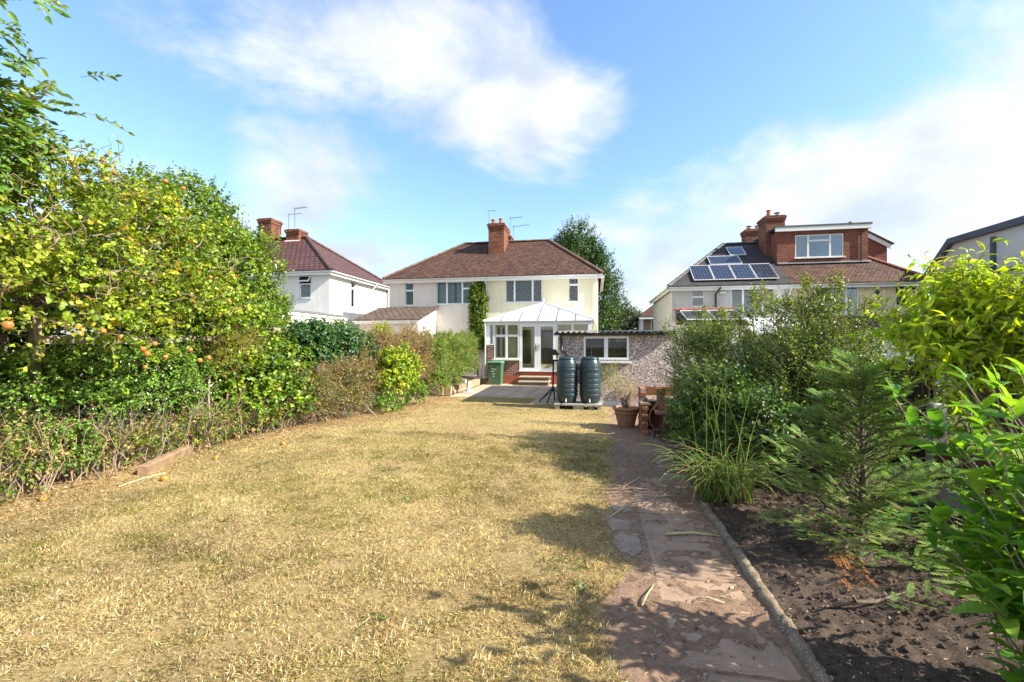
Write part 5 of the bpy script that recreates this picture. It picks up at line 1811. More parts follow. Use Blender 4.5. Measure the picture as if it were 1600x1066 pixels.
def leaf_frames(P, D, N, s):
    D = unit(D)
    B = unit(np.cross(D, N))
    N = np.cross(B, D)
    M_ = np.zeros((len(P), 4, 4))
    M_[:, :3, 0] = B * s[:, None]
    M_[:, :3, 1] = D * s[:, None]
    M_[:, :3, 2] = N * s[:, None]
    M_[:, :3, 3] = P
    M_[:, 3, 3] = 1
    return M_


def in_view(P):
    th = math.atan(130 / 711)
    c, s = math.cos(th), math.sin(th)
    d = -s * P[:, 0] + c * P[:, 1]
    u = 800 + 711 * (c * P[:, 0] + s * P[:, 1]) / np.maximum(d, .05)
    v = 540 - 711 * (P[:, 2] - 1.6) / np.maximum(d, .05)
    return (d > .2) & (u > -20) & (u < 1620) & (v > -20) & (v < 1086), d


def place_leaves(root, Ms, variants, objmat, mass_mat, cols, limit=290, name='leaf', mass_name='foliage'):
    """the leaves that show largest are single objects, the rest one mass of the same shapes"""
    P = Ms[:, :3, 3]
    ok, d = in_view(P)
    order = np.argsort(np.where(ok, d, 1e3))
    vi = rg.integers(0, len(variants), len(Ms))
    meshes = []
    for (vs, fs) in variants:
        me = MB().add(vs, fs).mesh(name, True, uv=False)
        me.materials.append(MATS[objmat])
        meshes.append(me)
    for k in order[:limit]:
        put(name, meshes[vi[k]], None, root, Matrix(Ms[k].tolist()))
    rest = order[limit:]
    if len(rest):
        V, F, Cc = [], [], []
        base = 0
        for q, (vs, fs) in enumerate(variants):
            idx = rest[vi[rest] == q]
            if not len(idx):
                continue
            v4 = np.concatenate([np.array(vs), np.ones((len(vs), 1))], 1)
            vv = np.einsum('nij,kj->nki', Ms[idx], v4)[..., :3]
            tri = np.array([t for f in fs for t in ((f[0], f[1], f[2]), (f[0], f[2], f[3]))])
            ff = tri[None] + (np.arange(len(idx)) * len(vs))[:, None, None] + base
            V.append(vv.reshape(-1, 3)); F.append(ff.reshape(-1, 3)); Cc.append(np.repeat(cols[idx], len(vs), 0))
            base += len(idx) * len(vs)
        me = raw_mesh(mass_name, np.concatenate(V), np.concatenate(F), np.concatenate(Cc))
        me.polygons.foreach_set('use_smooth', [True] * len(me.polygons))
        o = put(mass_name, me, mass_mat, root)
        o['kind'] = 'stuff'


def plant(name, label, cat, base, group=None):
    return thing(name, label, cat, base, group)


G_MID = [(.10, .18, .02), (.15, .24, .022), (.22, .30, .025), (.06, .12, .018)]
G_DARK = [(.05, .115, .024), (.07, .15, .028), (.10, .19, .032), (.035, .08, .02)]
G_YEL = [(.15, .23, .018), (.22, .30, .022), (.10, .17, .02), (.31, .34, .035), (.30, .22, .03)]
G_DRY = [(.20, .13, .06), (.28, .19, .09), (.13, .12, .04), (.10, .13, .03), (.17, .09, .045), (.20, .20, .04)]

# ------------------------------------------------------------------ left: hedgerow trees behind the garden hedge
def hedgerow(label, base, blobs, n, pal, wts, L=.055, Wd=.04, group='trees in the left hedge', per=9, mat='leaf', **kw):
    t = plant('hedgerow_tree', label, 'tree', base, group)
    d = sprays(blobs, n, per, L, Wd, pal, wts, **kw)
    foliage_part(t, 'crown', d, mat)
    twig_part(t, d, .004, 'bark', 2)
    tg = [tuple(np.array(b[:3]) + np.array([rnd.uniform(-.5, .5) * b[3], rnd.uniform(-.5, .5) * b[4], rnd.uniform(-.2, .6) * b[5]])) for b in blobs for _ in range(3)]
    woody(t, base, tg, .07, 'bark', (base[0], base[1], 1.3))
    return t


hedgerow('dense dark green tree behind the apple tree at far left', (-8.1, 4.0, 0), [(-8.0, 4.0, 2.0, 1.2, 1.6, 1.7), (-7.6, 5.4, 1.7, .9, 1.2, 1.5), (-7.9, 2.2, 1.8, 1.0, 1.2, 1.6)], 5200, G_DARK, (3, 3, 2, 2), .06, .045)
hedgerow('tall leafy green tree rising highest behind the apple branches', (-7.6, 6.6, 0), [(-7.5, 6.3, 2.9, 1.1, 1.1, 1.45), (-7.2, 6.9, 1.9, .9, 1.0, 1.2), (-7.4, 7.3, 3.4, .8, .8, 1.15)], 3900, G_MID, (3, 2, 1, 4), .072, .055)
hedgerow('broad green tree sloping down towards the white house', (-7.4, 8.3, 0), [(-7.3, 8.0, 2.7, .85, .85, 1.5), (-7.3, 8.8, 1.7, .7, .75, 1.0), (-6.9, 7.6, 1.6, .7, .8, 1.1)], 3900, G_MID, (4, 3, 1.5, 3), .072, .055)

# ash tree at the top left corner: pinnate leaves
ash = plant('ash_tree', 'ash tree with long pinnate leaves hanging into the top left corner', 'tree', (-6.9, 2.7, 0))
bt = [(-5.45, 3.25, 4.35), (-5.2, 3.55, 4.15), (-5.75, 3.3, 3.9), (-5.35, 3.35, 3.75), (-5.0, 3.15, 4.65), (-5.75, 3.5, 3.5), (-5.5, 3.3, 3.35), (-5.6, 3.2, 3.05), (-5.6, 3.35, 3.7), (-5.75, 3.45, 3.95)]
woody(ash, (-6.9, 2.7, 0), bt, .08, 'bark', (-6.85, 2.75, 2.6), rl=.03)
MsA, colA = [], []
rach = MB()
for b in bt:
    for k in range(15 if b[2] > 4 else 46):
        o = Vector(b) + Vector((rnd.uniform(-.55, .15), rnd.uniform(-.35, .3), rnd.uniform(-.35, .25)))
        ang = rnd.uniform(-1.2, 1.2)
        dr = Vector((math.cos(ang) * .8, math.sin(ang) * .7 - .1, rnd.uniform(-.8, .7))).normalized()
        Lr = rnd.uniform(.24, .36)
        pts = [o + dr * Lr * t + Vector((0, 0, -.06 * t * t)) for t in (0, .33, .66, 1)]
        rach.tube(pts, .0025, 3, cap=False)
        sd = dr.cross(Vector((0, 0, 1))).normalized()
        for j in range(9):
            t = .25 + .75 * (j // 2) / 4
            p = o + dr * Lr * t + Vector((0, 0, -.06 * t * t))
            dd = dr if j == 8 else (dr * .6 + sd * (1 if j % 2 else -1) * .9).normalized()
            dd = dd + Vector((0, 0, rnd.uniform(-.35, .05)))
            MsA.append((p, dd, Vector((rnd.uniform(-1, 1), rnd.uniform(-1.2, .4), rnd.uniform(.2, 1))), rnd.uniform(.8, 1.25)))
rach.build('leaf_stalks', 'twig_pale', ash, uv=False)['kind'] = 'stuff'
A = lambda q: np.array([list(x) for x in q])
Ms = leaf_frames(A([m[0] for m in MsA]), A([m[1] for m in MsA]), A([m[2] for m in MsA]), np.array([m[3] for m in MsA]))
colA = np.array(G_MID)[rg.choice(4, len(Ms))]
place_leaves(ash, Ms, [strip_leaf(.088, .038, .5, s, 4) for s in range(4)], 'leaf_ash', 'leaf', colA, 290, 'leaflet')

# apple tree
ap = plant('apple_tree', 'old apple tree with yellow green leaves and ripe orange apples at left', 'tree', (-6.95, 4.1, 0))
ab = [(-5.75, 3.0, 2.15, .6, .8, .5), (-5.55, 4.2, 2.45, .75, .8, .6), (-5.85, 5.2, 2.55, .7, .8, .65), (-5.5, 4.5, 1.75, .55, .7, .4), (-5.55, 3.9, 3.3, .4, .5, .35), (-5.8, 6.0, 2.2, .5, .6, .5), (-5.75, 3.3, 2.9, .6, .7, .5), (-5.7, 5.0, 3.2, .55, .7, .4), (-5.6, 2.7, 2.6, .5, .6, .6), (-5.4, 3.5, 2.2, .55, .6, .5)]
dA = sprays(ab, 1900, 7, .066, .05, G_YEL, (4, 4, 3, 2, .6), twig=.22, shell=.3, up=.15, droopd=.25, lump=.4)
tg = []
for b in ab:
    for _ in range(2):
        tg.append((b[0] + rnd.uniform(-.7, .7) * b[3], b[1] + rnd.uniform(-.7, .7) * b[4], b[2] + rnd.uniform(-.3, .7) * b[5]))
tg += [(-5.5, 4.0, 3.75), (-5.4, 4.3, 3.6), (-5.6, 3.8, 3.6), (-5.2, 4.6, 3.35), (-5.3, 5.3, 3.2), (-5.15, 5.0, 2.6), (-5.1, 5.6, 2.35)]
woody(ap, (-6.95, 4.1, 0), tg, .06, 'bark', (-6.7, 4.1, 1.75), rl=.020, wob=.085)
twig_part(ap, dA, .0035, 'bark')
# fine bare twigs among the leaves
tw = MB()
for _ in range(20):
    b = rnd.choice(ab)
    p = Vector((b[0] + rnd.uniform(.2, .8) * b[3], b[1] + rnd.uniform(-.9, .9) * b[4], b[2] + rnd.uniform(-.7, .8) * b[5]))
    q = p + Vector((rnd.uniform(.05, .4), rnd.uniform(-.6, .6), rnd.uniform(-.2, .35)))
    pp, rr = limb(p, q, .009, .003, .12, 6, .06)
    tw.tube(pp, rr, 5, cap=False)
    for j in (2, 3, 4, 5):
        p2, r2 = limb(pp[j], pp[j] + Vector((rnd.uniform(-.05, .25), rnd.uniform(-.25, .25), rnd.uniform(-.1, .3))), .005, .002, .1, 4, .10)
        tw.tube(p2, r2, 4, cap=False)
for _ in range(90):
    b = rnd.choice(ab)
    p = Vector((b[0] + rnd.uniform(-.9, .9) * b[3], b[1] + rnd.uniform(-.9, .9) * b[4], b[2] + rnd.uniform(-.8, .9) * b[5]))
    q = p + Vector((rnd.uniform(-.1, .5), rnd.uniform(-.4, .4), rnd.uniform(-.15, .3)))
    pp, rr = limb(p, q, .006, .002, .1, 5, .09)
    tw.tube(pp, rr, 4, cap=False)
tw.build('bare_twigs', 'twig_pale', ap, uv=False)['kind'] = 'stuff'
Ms = leaf_frames(dA[0], dA[1], dA[2], dA[3] / .066)
place_leaves(ap, Ms, [strip_leaf(.066, .05, .7, s, 4, .2, .75, .004) for s in range(5)], 'leaf_apple', 'leaf', dA[5], 290)
# apples hanging in the crown
for (x, y, z, s_) in [(-3.98, 2.46, 1.74, 1.1), (-5.03, 4.07, 1.69, 1.05), (-4.92, 4.22, 1.56, 1.1), (-4.86, 4.30, 1.62, 1.0), (-4.80, 4.16, 1.51, 1.1), (-4.78, 4.36, 1.47, 1.0), (-4.62, 4.52, 1.55, 1.0),
                      (-4.72, 4.75, 1.42, 1.05), (-4.68, 4.84, 1.45, 1.0), (-4.98, 3.85, 1.75, 1.0), (-5.3, 4.1, 3.62, 1.05), (-5.25, 4.18, 3.52, 1.1), (-5.05, 4.6, 3.56, 1.0), (-4.9, 4.7, 3.5, .9),
                      (-5.35, 4.35, 2.95, 1.05), (-5.3, 4.4, 2.82, 1.0), (-5.5, 3.6, 3.3, .9), (-5.1, 6.6, 2.95, 1.0), (-5.2, 4.6, 2.35, 1.0), (-5.0, 5.2, 2.5, .95), (-5.3, 3.3, 3.9, 1.0), (-5.5, 3.2, 3.75, 1.0), (-5.4, 4.9, 1.95, 1.0), (-5.1, 4.4, 1.35, .9), (-4.9, 5.4, 2.2, .9)]:
    put('apple', apple_me, None, ap, XY(x, y, z, rnd.uniform(0, 6), rnd.uniform(-.3, .3), 0, s_ * .72))


def shrub(name, label, cat, base, blobs, n, per, L, Wd, pal, wts, mat='leaf', shape=4, twr=.003, twmat='bark', stems=5, sr=.012, group=None, tw_every=1, **kw):
    t = plant(name, label, cat, base, group)
    d = sprays(blobs, n, per, L, Wd, pal, wts, **kw)
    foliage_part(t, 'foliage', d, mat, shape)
    if twr:
        twig_part(t, d, twr, twmat, tw_every)
    for b in blobs:
        for _ in range(stems):
            a = (b[0] + rnd.uniform(-.4, .4) * b[3], b[1] + rnd.uniform(-.4, .4) * b[4], 0.0)
            q = (b[0] + rnd.uniform(-.7, .7) * b[3], b[1] + rnd.uniform(-.7, .7) * b[4], b[2] + rnd.uniform(-.1, .7) * b[5])
            pp, rr = limb(a, q, sr, .003, .03, 6, .05)
            MB().tube(pp, rr, 5).build('stem', twmat, t, smooth=True, uv=False)
    return t


shrub('holly_bush', 'glossy dark holly under the apple tree behind the chain link', 'shrub', (-6.7, 5, 0), [(-6.65, 3.3, 1.15, .4, .8, .45), (-6.45, 4.6, 1.05, .4, .7, .5), (-6.35, 5.6, 1.0, .38, .7, .55), (-6.5, 6.4, .9, .35, .6, .6), (-6.2, 4.3, .35, .25, .35, .3)], 3200, 9, .052, .034, [(.07, .15, .028), (.10, .20, .03), (.14, .25, .035)], (2, 3, 2), 'leaf_gloss', twig=.18, stems=4)
shrub('golden_cypress', 'feathery golden green conifer below the grey timber rail', 'shrub', (-6.45, 6.9, 0), [(-6.35, 6.9, 1.45, .35, .45, .28), (-6.3, 6.75, 1.15, .3, .35, .22), (-6.35, 7.3, 1.6, .3, .35, .25)], 900, 16, .035, .010, [(.17, .19, .02), (.24, .25, .03), (.10, .14, .02)], (3, 3, 2), 'needle', twig=.2, stems=4, sr=.018, up=.1, twmat='twig_red')
shrub('ivy_thicket', 'bright round leaved thicket spilling down to the lawn edge', 'shrub', (-6.0, 7.6, 0), [(-6.15, 7.3, .75, .4, .6, .7), (-5.95, 8.0, .55, .4, .5, .5), (-6.3, 8.2, 1.2, .5, .6, .5)], 1100, 7, .085, .075, [(.09, .17, .025), (.15, .24, .025), (.06, .12, .03), (.22, .28, .03)], (3, 3, 2, 1), 'leaf', 6, twig=.22, stems=4)
shrub('maple_shrub', 'dark blue green lobed shrub above the brambles', 'shrub', (-6.1, 9.4, 0), [(-6.15, 9.0, 1.6, .5, .6, .5), (-6.0, 9.8, 1.55, .5, .6, .48), (-5.75, 10.3, 1.5, .35, .45, .3)], 1500, 8, .085, .06, [(.03, .085, .035), (.045, .11, .04), (.07, .13, .035)], (3, 3, 1), 'leaf', 6, twig=.2, stems=4, up=.0, droopd=.4)
BR = dict(twig=.26, stems=10, sr=.006, twmat='twig_pale', lump=.35, shell=.5, up=.05)
shrub('bramble_bank', 'tangled half dead bramble bank in front of the dark shrub', 'brambles', (-5.6, 8.9, 0), [(-5.75, 8.5, .5, .45, .6, .55), (-5.45, 9.2, .5, .4, .6, .6), (-5.55, 9.9, .75, .45, .6, .75)], 2600, 7, .042, .028, G_DRY + [(.07, .12, .025)], (2, 2, 3, 3, 1, 1, 3), 'leaf', **BR)
shrub('dry_hedge', 'dry brown topped hedge behind the yellow green laurel', 'hedge', (-5.45, 11.8, 0), [(-5.5, 11.0, 1.0, .42, .7, .9), (-5.45, 12.1, 1.05, .42, .8, .92), (-5.35, 13.2, 1.05, .4, .7, .92)], 3600, 7, .04, .025, G_DRY, (4, 4, 2, 1, 2, 1), 'leaf', **BR)
shrub('laurel_bush', 'yellow green glossy laurel bush beside the lawn', 'shrub', (-5.05, 10.9, 0), [(-5.0, 10.7, .8, .32, .45, .6), (-4.98, 11.3, .95, .3, .45, .55)], 800, 8, .085, .04, [(.15, .24, .012), (.25, .32, .015), (.09, .17, .015), (.42, .36, .03)], (4, 4, 3, .8), 'leaf_gloss', 6, twig=.2, stems=5)
shrub('spindle_sprout', 'upright yellow green shoot poking above the dry hedge', 'shrub', (-5.6, 11.4, 0), [(-5.65, 11.3, 1.85, .22, .25, .25)], 90, 8, .07, .04, [(.18, .26, .02), (.26, .3, .02)], (1, 1), 'leaf', 6, twig=.22, stems=3, up=.8)
shrub('low_weed_clump', 'low clump of green leaves at the foot of the laurel', 'weeds', (-4.85, 10.3, 0), [(-4.88, 10.2, .18, .25, .4, .2), (-4.75, 11.6, .25, .25, .35, .28)], 220, 7, .07, .04, [(.08, .17, .02), (.13, .24, .025)], (1, 1), 'leaf', 6, twig=.15, stems=2, sr=.005)
shrub('clipped_hedge', 'green clipped hedge running from the dry hedge to the house', 'hedge', (-5.15, 15.8, 0), [(-5.2, 14.3, 1.05, .38, .8, .95), (-5.12, 15.6, 1.1, .38, .9, .95), (-5.1, 16.9, 1.1, .36, .8, .98), (-5.08, 18.0, 1.1, .3, .6, 1.0), (-5.0, 15.4, .5, .3, 1.2, .5), (-5.0, 13.9, .45, .3, .6, .4)], 5600, 8, .055, .03, [(.09, .18, .02), (.14, .23, .02), (.19, .25, .03), (.06, .12, .02), (.2, .15, .05)], (3, 3, 1.5, 3, .6), 'leaf', twig=.2, stems=8, sr=.007, twmat='twig_pale')
shrub('ivy_column', 'dark ivy climbing the wall between the two house halves', 'ivy', (-5.8, 22.2, 0), [(-5.78, 22.18, 4.1, .40, .16, .62), (-5.78, 22.18, 3.1, .42, .16, .9), (-5.8, 22.18, 1.8, .45, .18, .9)], 2600, 8, .075, .06, [(.07, .13, .015), (.11, .18, .018), (.17, .22, .02)], (3, 3, 1), 'leaf', twig=.16, stems=2, keep=lambda p: p[:, 1] < 22.26)
shrub('twiggy_sapling', 'thin leafy sapling in front of the blue grey wall', 'shrub', (-6.3, 10.8, 0), [(-6.4, 10.6, 1.9, .35, .5, .28), (-6.2, 11.2, 1.75, .3, .4, .25)], 240, 8, .05, .03, G_MID, (1, 1, 1, 1), 'leaf', twig=.25, stems=4, shell=.2)
shrub('wild_undergrowth', 'low mixed weeds along the left lawn edge below the fence', 'weeds', (-6.0, 4.5, 0), [(-6.15, 2.9, .2, .35, .7, .3), (-6.25, 4.1, .35, .35, .7, .4), (-6.25, 5.3, .25, .3, .8, .3), (-6.15, 6.4, .25, .35, .7, .35), (-5.75, 3.2, .12, .25, .35, .16), (-5.9, 7.3, .2, .3, .6, .25), (-6.0, 3.7, .3, .3, .5, .35), (-6.0, 5.0, .2, .25, .6, .25), (-5.95, 6.0, .2, .25, .6, .25)], 1500, 7, .05, .026, [(.07, .13, .02), (.12, .2, .02), (.2, .24, .03), (.26, .19, .08), (.36, .26, .13)], (3, 3, 1.5, 2, 2), 'leaf', twig=.2, stems=3, sr=.004, shell=.2)

shrub('back_hedge', 'dense shaded hedge growing on the far side of the boundary', 'hedge', (-7.4, 8, 0), [(-7.4, 2.8, .9, .5, 1.0, .95), (-7.35, 4.4, .9, .5, 1.0, .95), (-7.35, 6.0, .9, .5, 1.0, .95), (-7.2, 7.6, .9, .5, 1.0, .95), (-7.0, 9.2, .9, .5, 1.0, .95), (-6.6, 10.8, .85, .45, 1.0, .85), (-6.3, 12.6, .85, .45, 1.1, .85), (-6.0, 14.8, .9, .4, 1.3, .9), (-5.9, 17, .9, .4, 1.2, .9)], 6500, 8, .07, .055, G_DARK, (3, 3, 2, 2), 'leaf', twig=.2, stems=3, shell=.4)

# dead pale stems in the hedge bottom
ds = thing('dead_stems', 'pale dead stems standing in the hedge bottom before the wire fence', 'stems', (-6.2, 5, 0))
mb = MB()
for k in range(230):
    y = rnd.uniform(2.5, 9.0)
    x = -6.1 + rnd.uniform(-.3, .32) + (0.25 if y > 7.5 else 0)
    h = rnd.uniform(.25, 1.0)
    pp, rr = limb((x, y, 0), (x + rnd.uniform(-.2, .25), y + rnd.uniform(-.3, .3), h), rnd.uniform(.004, .011), .002, .05, 6, .07)
    mb.tube(pp, rr, 5, cap=False)
    if rnd.random() < .6:
        c = pp[3]
        p2, r2 = limb(c, c + Vector((rnd.uniform(-.15, .2), rnd.uniform(-.25, .25), rnd.uniform(.05, .3))), .005, .0015, .05, 4, .08)
        mb.tube(p2, r2, 4, cap=False)
ds_ = mb.build('stem_tangle', 'twig_pale', ds, uv=False, smooth=True)
ds_['kind'] = 'stuff'
for (y, x, h, m_) in ((4.55, -6.15, 1.3, 'twig_red'), (6.35, -6.1, 1.1, 'wood_grey'), (6.75, -6.15, 1.15, 'twig_red'), (6.85, -6.1, 1.1, 'twig_red'), (5.1, -6.15, .8, 'twig_pale'), (3.2, -5.95, 1.6, 'bark')):
    pp, rr = limb((x, y, 0), (x + rnd.uniform(-.08, .1), y + rnd.uniform(-.1, .1), h), .022, .012, 0, 6, .03)
    MB().tube(pp, rr, 7).build('thick_stem', m_, ds, smooth=True, uv=False)

# ------------------------------------------------------------------ right side shrubs
SM = dict(twig=.30, lump=.42, shell=.35, up=.4)
P_DARK = [(.09, .17, .03), (.13, .22, .034), (.18, .27, .036), (.06, .12, .024), (.27, .30, .036)]
shrub('privet_bush', 'dense green bush hiding the barbecue and the end of the shed', 'shrub', (1.9, 7.2, 0), [(1.62, 7.5, 1.1, .5, .55, .78), (2.05, 7.0, .95, .5, .55, .64), (1.65, 6.7, .75, .42, .5, .6), (1.75, 7.6, 1.55, .35, .4, .28)], 2500, 9, .038, .022, P_DARK, (3, 3, 2, 2, 1), 'leaf', stems=6, twmat='bark_dark', **SM)
t15 = shrub('thorn_thicket', 'tall dark thorny thicket with upright leafy shoots before the fence', 'shrub', (2.6, 6.1, 0), [(2.55, 6.7, 1.15, .6, .7, .5), (2.95, 6.1, 1.3, .4, .6, .64), (2.35, 6.0, .95, .5, .5, .75), (2.75, 5.5, .8, .4, .5, .6), (3.1, 7.6, 1.3, .5, .7, .55), (2.7, 6.5, 1.85, .3, .35, .3)], 3300, 9, .036, .020, P_DARK, (3, 3, 2, 2, 1), 'leaf', stems=5, sr=.018, twmat='bark_dark', **SM)
# upright shoots above the thicket
sh_blobs = []
for (x, y, z0, z1) in ((2.1, 6.6, 1.7, 2.3), (2.25, 6.7, 1.8, 2.4), (2.62, 6.3, 1.8, 2.45), (2.9, 6.2, 1.75, 2.5), (2.78, 6.25, 1.8, 2.35), (2.45, 6.9, 1.85, 2.3), (1.6, 7.4, 1.7, 2.2), (1.85, 7.2, 1.7, 2.15), (3.2, 6.0, 1.7, 2.15), (2.4, 6.4, 1.75, 2.2), (2.0, 6.9, 1.7, 2.1)):
    pp, rr = limb((x, y, z0), (x + rnd.uniform(-.06, .06), y, z1), .006, .002, 0, 4, .03)
    MB().tube(pp, rr, 5).build('shoot', 'bark', t15, smooth=True, uv=False)
    sh_blobs.append((x, y, (z0 + z1) / 2, .05, .05, (z1 - z0) / 2))
dS = sprays(sh_blobs, 420, 6, .046, .028, [(.10, .15, .02), (.15, .19, .025), (.2, .2, .03)], (2, 2, 1), twig=.12, up=.6)
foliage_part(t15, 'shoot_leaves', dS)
for (x, y, q) in ((2.35, 6.0, .032), (2.6, 6.2, .035), (2.85, 6.3, .03), (2.45, 6.5, .03), (2.95, 5.7, .025)):
    pp, rr = limb((x, y, 0), (x + rnd.uniform(-.15, .15), y + .15, 1.55), q, q * .5, 0, 7, .035)
    MB().tube(pp, rr, 7).build('trunk', 'bark_dark', t15, smooth=True, uv=False)
shrub('rose_shrub', 'mid green leafy shrub behind the sedge clump', 'shrub', (1.5, 5.8, 0), [(1.45, 5.9, .75, .42, .45, .5), (1.75, 5.5, .6, .4, .4, .5), (1.3, 6.4, .6, .3, .35, .45)], 1100, 8, .055, .035, [(.045, .10, .025), (.07, .14, .028), (.10, .18, .03), (.03, .07, .018)], (3, 3, 2, 1), 'leaf', 6, twig=.2, stems=5, sr=.007)
shrub('fence_climber', 'small leaved climber sprawling over the fence top', 'climber', (3.1, 7.2, 0), [(3.3, 7.0, 1.4, .25, .6, .32), (3.3, 8.0, 1.4, .3, .7, .4)], 900, 8, .04, .024, [(.07, .10, .03), (.11, .14, .04), (.05, .08, .02), (.18, .14, .07)], (2, 2, 2, 1), 'leaf', twig=.22, stems=3, sr=.006, twmat='twig_pale')
shrub('sunlit_shrub', 'sunlit lime coloured shrub beyond the low fence at right', 'shrub', (4.0, 5.4, 0), [(3.85, 5.35, .95, .35, .4, .5), (4.3, 5.1, .9, .4, .4, .5), (3.8, 4.6, .7, .3, .4, .45)], 900, 8, .06, .03, [(.16, .26, .02), (.24, .34, .025), (.10, .18, .02)], (2, 2, 1), 'leaf_thin', 6, twig=.22, stems=4)
cb = MB().tube([(1.75, 5.55, .75), (2.05, 5.2, .68), (2.3, 4.9, .52), (2.5, 4.7, .38)], [.008, .008, .007, .006], 5)
tag(cb.build('bent_cane', 'twig_pale', smooth=True, uv=False), 'pale bent cane slanting through the thicket', 'cane')

# sedge clump: every blade a leaf
sd = plant('sedge_clump', 'arching striped sedge clump spilling over the kerb end', 'sedge', (1.25, 4.95, 0))
for k in range(240):
    tall = k < 9
    a = rnd.uniform(0, 6.28)
    bx_, by_ = 1.30 + rnd.uniform(-.22, .25), 5.0 + rnd.uniform(-.18, .25)
    L = rnd.uniform(1.0, 1.45) if tall else rnd.uniform(.55, 1.05)
    lean = rnd.uniform(.02, .2) if tall else rnd.uniform(.1, .7)
    bend = rnd.uniform(.1, .5) if tall else rnd.uniform(1.3, 2.5)
    if not tall and rnd.random() < .75:
        a = rnd.uniform(math.pi * .95, math.pi * 2.05)
    dx, dy = math.cos(a), math.sin(a)
    vs, fs = [], []
    p = Vector((bx_, by_, .02 if not tall else .1))
    an = math.pi / 2 - lean * .6
    n = 9
    sdv = Vector((-dy, dx, 0))
    for i in range(n + 1):
        t = i / n
        w = (.0075 if not tall else .005) * (1 - t ** 3) + .0006
        vs += [p - sdv * w, p + Vector((0, 0, -.003)), p + sdv * w]
        an -= bend / n * (.5 + t)
        step = L / n
        p = p + Vector((dx * math.cos(an), dy * math.cos(an), math.sin(an))) * step
        if p.z < .03:
            p.z = .03
    for i in range(n):
        q = 3 * i
        fs += [(q, q + 1, q + 4, q + 3), (q + 1, q + 2, q + 5, q + 4)]
    MB().add(vs, fs).build('blade', 'leaf_dead' if (not tall and rnd.random() < .10) else 'leaf_sedge', sd, smooth=True, uv=False)

# young yew with layered flat sprays
yw = plant('young_yew', 'young yew with flat layered green sprays on the soil bed', 'conifer', (2.08, 4.05, 0))
pp, rr = limb((2.08, 4.05, 0), (2.06, 4.02, 1.42), .028, .006, 0, 8, .012)
MB().tube(pp, rr, 8).build('trunk', 'bark', yw, smooth=True, uv=False)
NP, ND, NN, NL, NC = [], [], [], [], []
TA, TB = [], []
ycol = [(.12, .27, .045), (.18, .36, .06), (.27, .46, .085), (.08, .20, .036)]


def yew_spray(p, d, L, cols, bag):
    """a twig with two flat ranks of needles"""
    d = Vector(d).normalized()
    upv = Vector((rnd.uniform(-.25, .25), rnd.uniform(-.25, .25), 1))
    s_ = d.cross(upv).normalized()
    n_ = s_.cross(d).normalized()
    m_ = int(L / .0050)
    c = np.array(rnd.choice(cols))
    TA.append(p); TB.append(p + d * L)
    for i in range(m_):
        t = (i + .5) / m_
        q = p + d * L * t
        sg = 1 if i % 2 else -1
        bag[0].append(q); bag[1].append(d * .55 + s_ * sg * .85 + n_ * rnd.uniform(.0, .35)); bag[2].append(n_)
        bag[3].append(.025 * (1.1 - .5 * t ** 3) * rnd.uniform(.8, 1.15)); bag[4].append(c * rnd.uniform(.75, 1.3) * (1 + .25 * t))


bag = (NP, ND, NN, NL, NC)
for k in range(82):
    h = .08 + 1.26 * (k / 82) ** 1.0
    a = k * 2.399 + rnd.uniform(-.6, .6)
    l = (.66 * (1 - h / 1.6) + .14) * rnd.uniform(.5, 1.25)
    rise = rnd.uniform(.05, .75) + .4 * (h / 1.4)
    d = Vector((math.cos(a), math.sin(a), rise)).normalized()
    p0 = Vector((2.07, 4.04, h))
    q = p0 + d * l
    pp, rr = limb(p0, q, .008, .002, .05, 6, .04)
    MB().tube(pp, rr, 5).build('branch', 'bark', yw, smooth=True, uv=False)
    for j in range(2, 7):
        for sg in (1, -1):
            if rnd.random() < .12:
                continue
            dd = (d * .8 + d.cross(Vector((0, 0, 1))).normalized() * sg * .75 + Vector((0, 0, rnd.uniform(-.15, .3)))).normalized()
            l2 = rnd.uniform(.10, .24) * (1.2 - .1 * j) * (.6 + .5 * l)
            n2 = max(3, int(l2 / .022))
            for i in range(n2):
                c = pp[j] + dd * l2 * (i + .6) / n2
                s2 = dd.cross(Vector((0, 0, 1))).normalized() * (1 if i % 2 else -1)
                yew_spray(c, dd * .8 + s2 * .75 + Vector((0, 0, rnd.uniform(-.1, .2))), rnd.uniform(.05, .11), ycol, bag)
            TA.append(pp[j]); TB.append(pp[j] + dd * l2)
    yew_spray(pp[6], d, .12, ycol, bag)
# low spreading skirt towards the path and along the bed
for k in range(64):
    p = Vector((2.1 + rnd.uniform(-.5, .75), 3.45 + rnd.uniform(-.5, .5), .08 + rnd.uniform(0, .3)))
    a = rnd.uniform(0, 6.28)
    d = Vector((math.cos(a), math.sin(a), rnd.uniform(0, .4)))
    for j in range(6):
        yew_spray(p + d * .045 * j, d * .7 + Vector((-d.y, d.x, .1)) * (1 if j % 2 else -1) * .8, rnd.uniform(.08, .15), ycol, bag)
A = lambda q: np.array([list(x) for x in q])
me = raw_mesh('needles', *leaf_geo(A(NP), A(ND), A(NN), np.array(NL), np.full(len(NL), .0062), np.array(NC), fold=.05, droop=.08))
put('needles', me, 'needle', yw)['kind'] = 'stuff'
me = raw_mesh('twigs', *twig_geo(A(TA), A(TB), .0022, np.full((len(TA), 3), .1)))
put('twigs', me, 'twig_red', yw)['kind'] = 'stuff'
bag2 = ([], [], [], [], [])
TA, TB = [], []
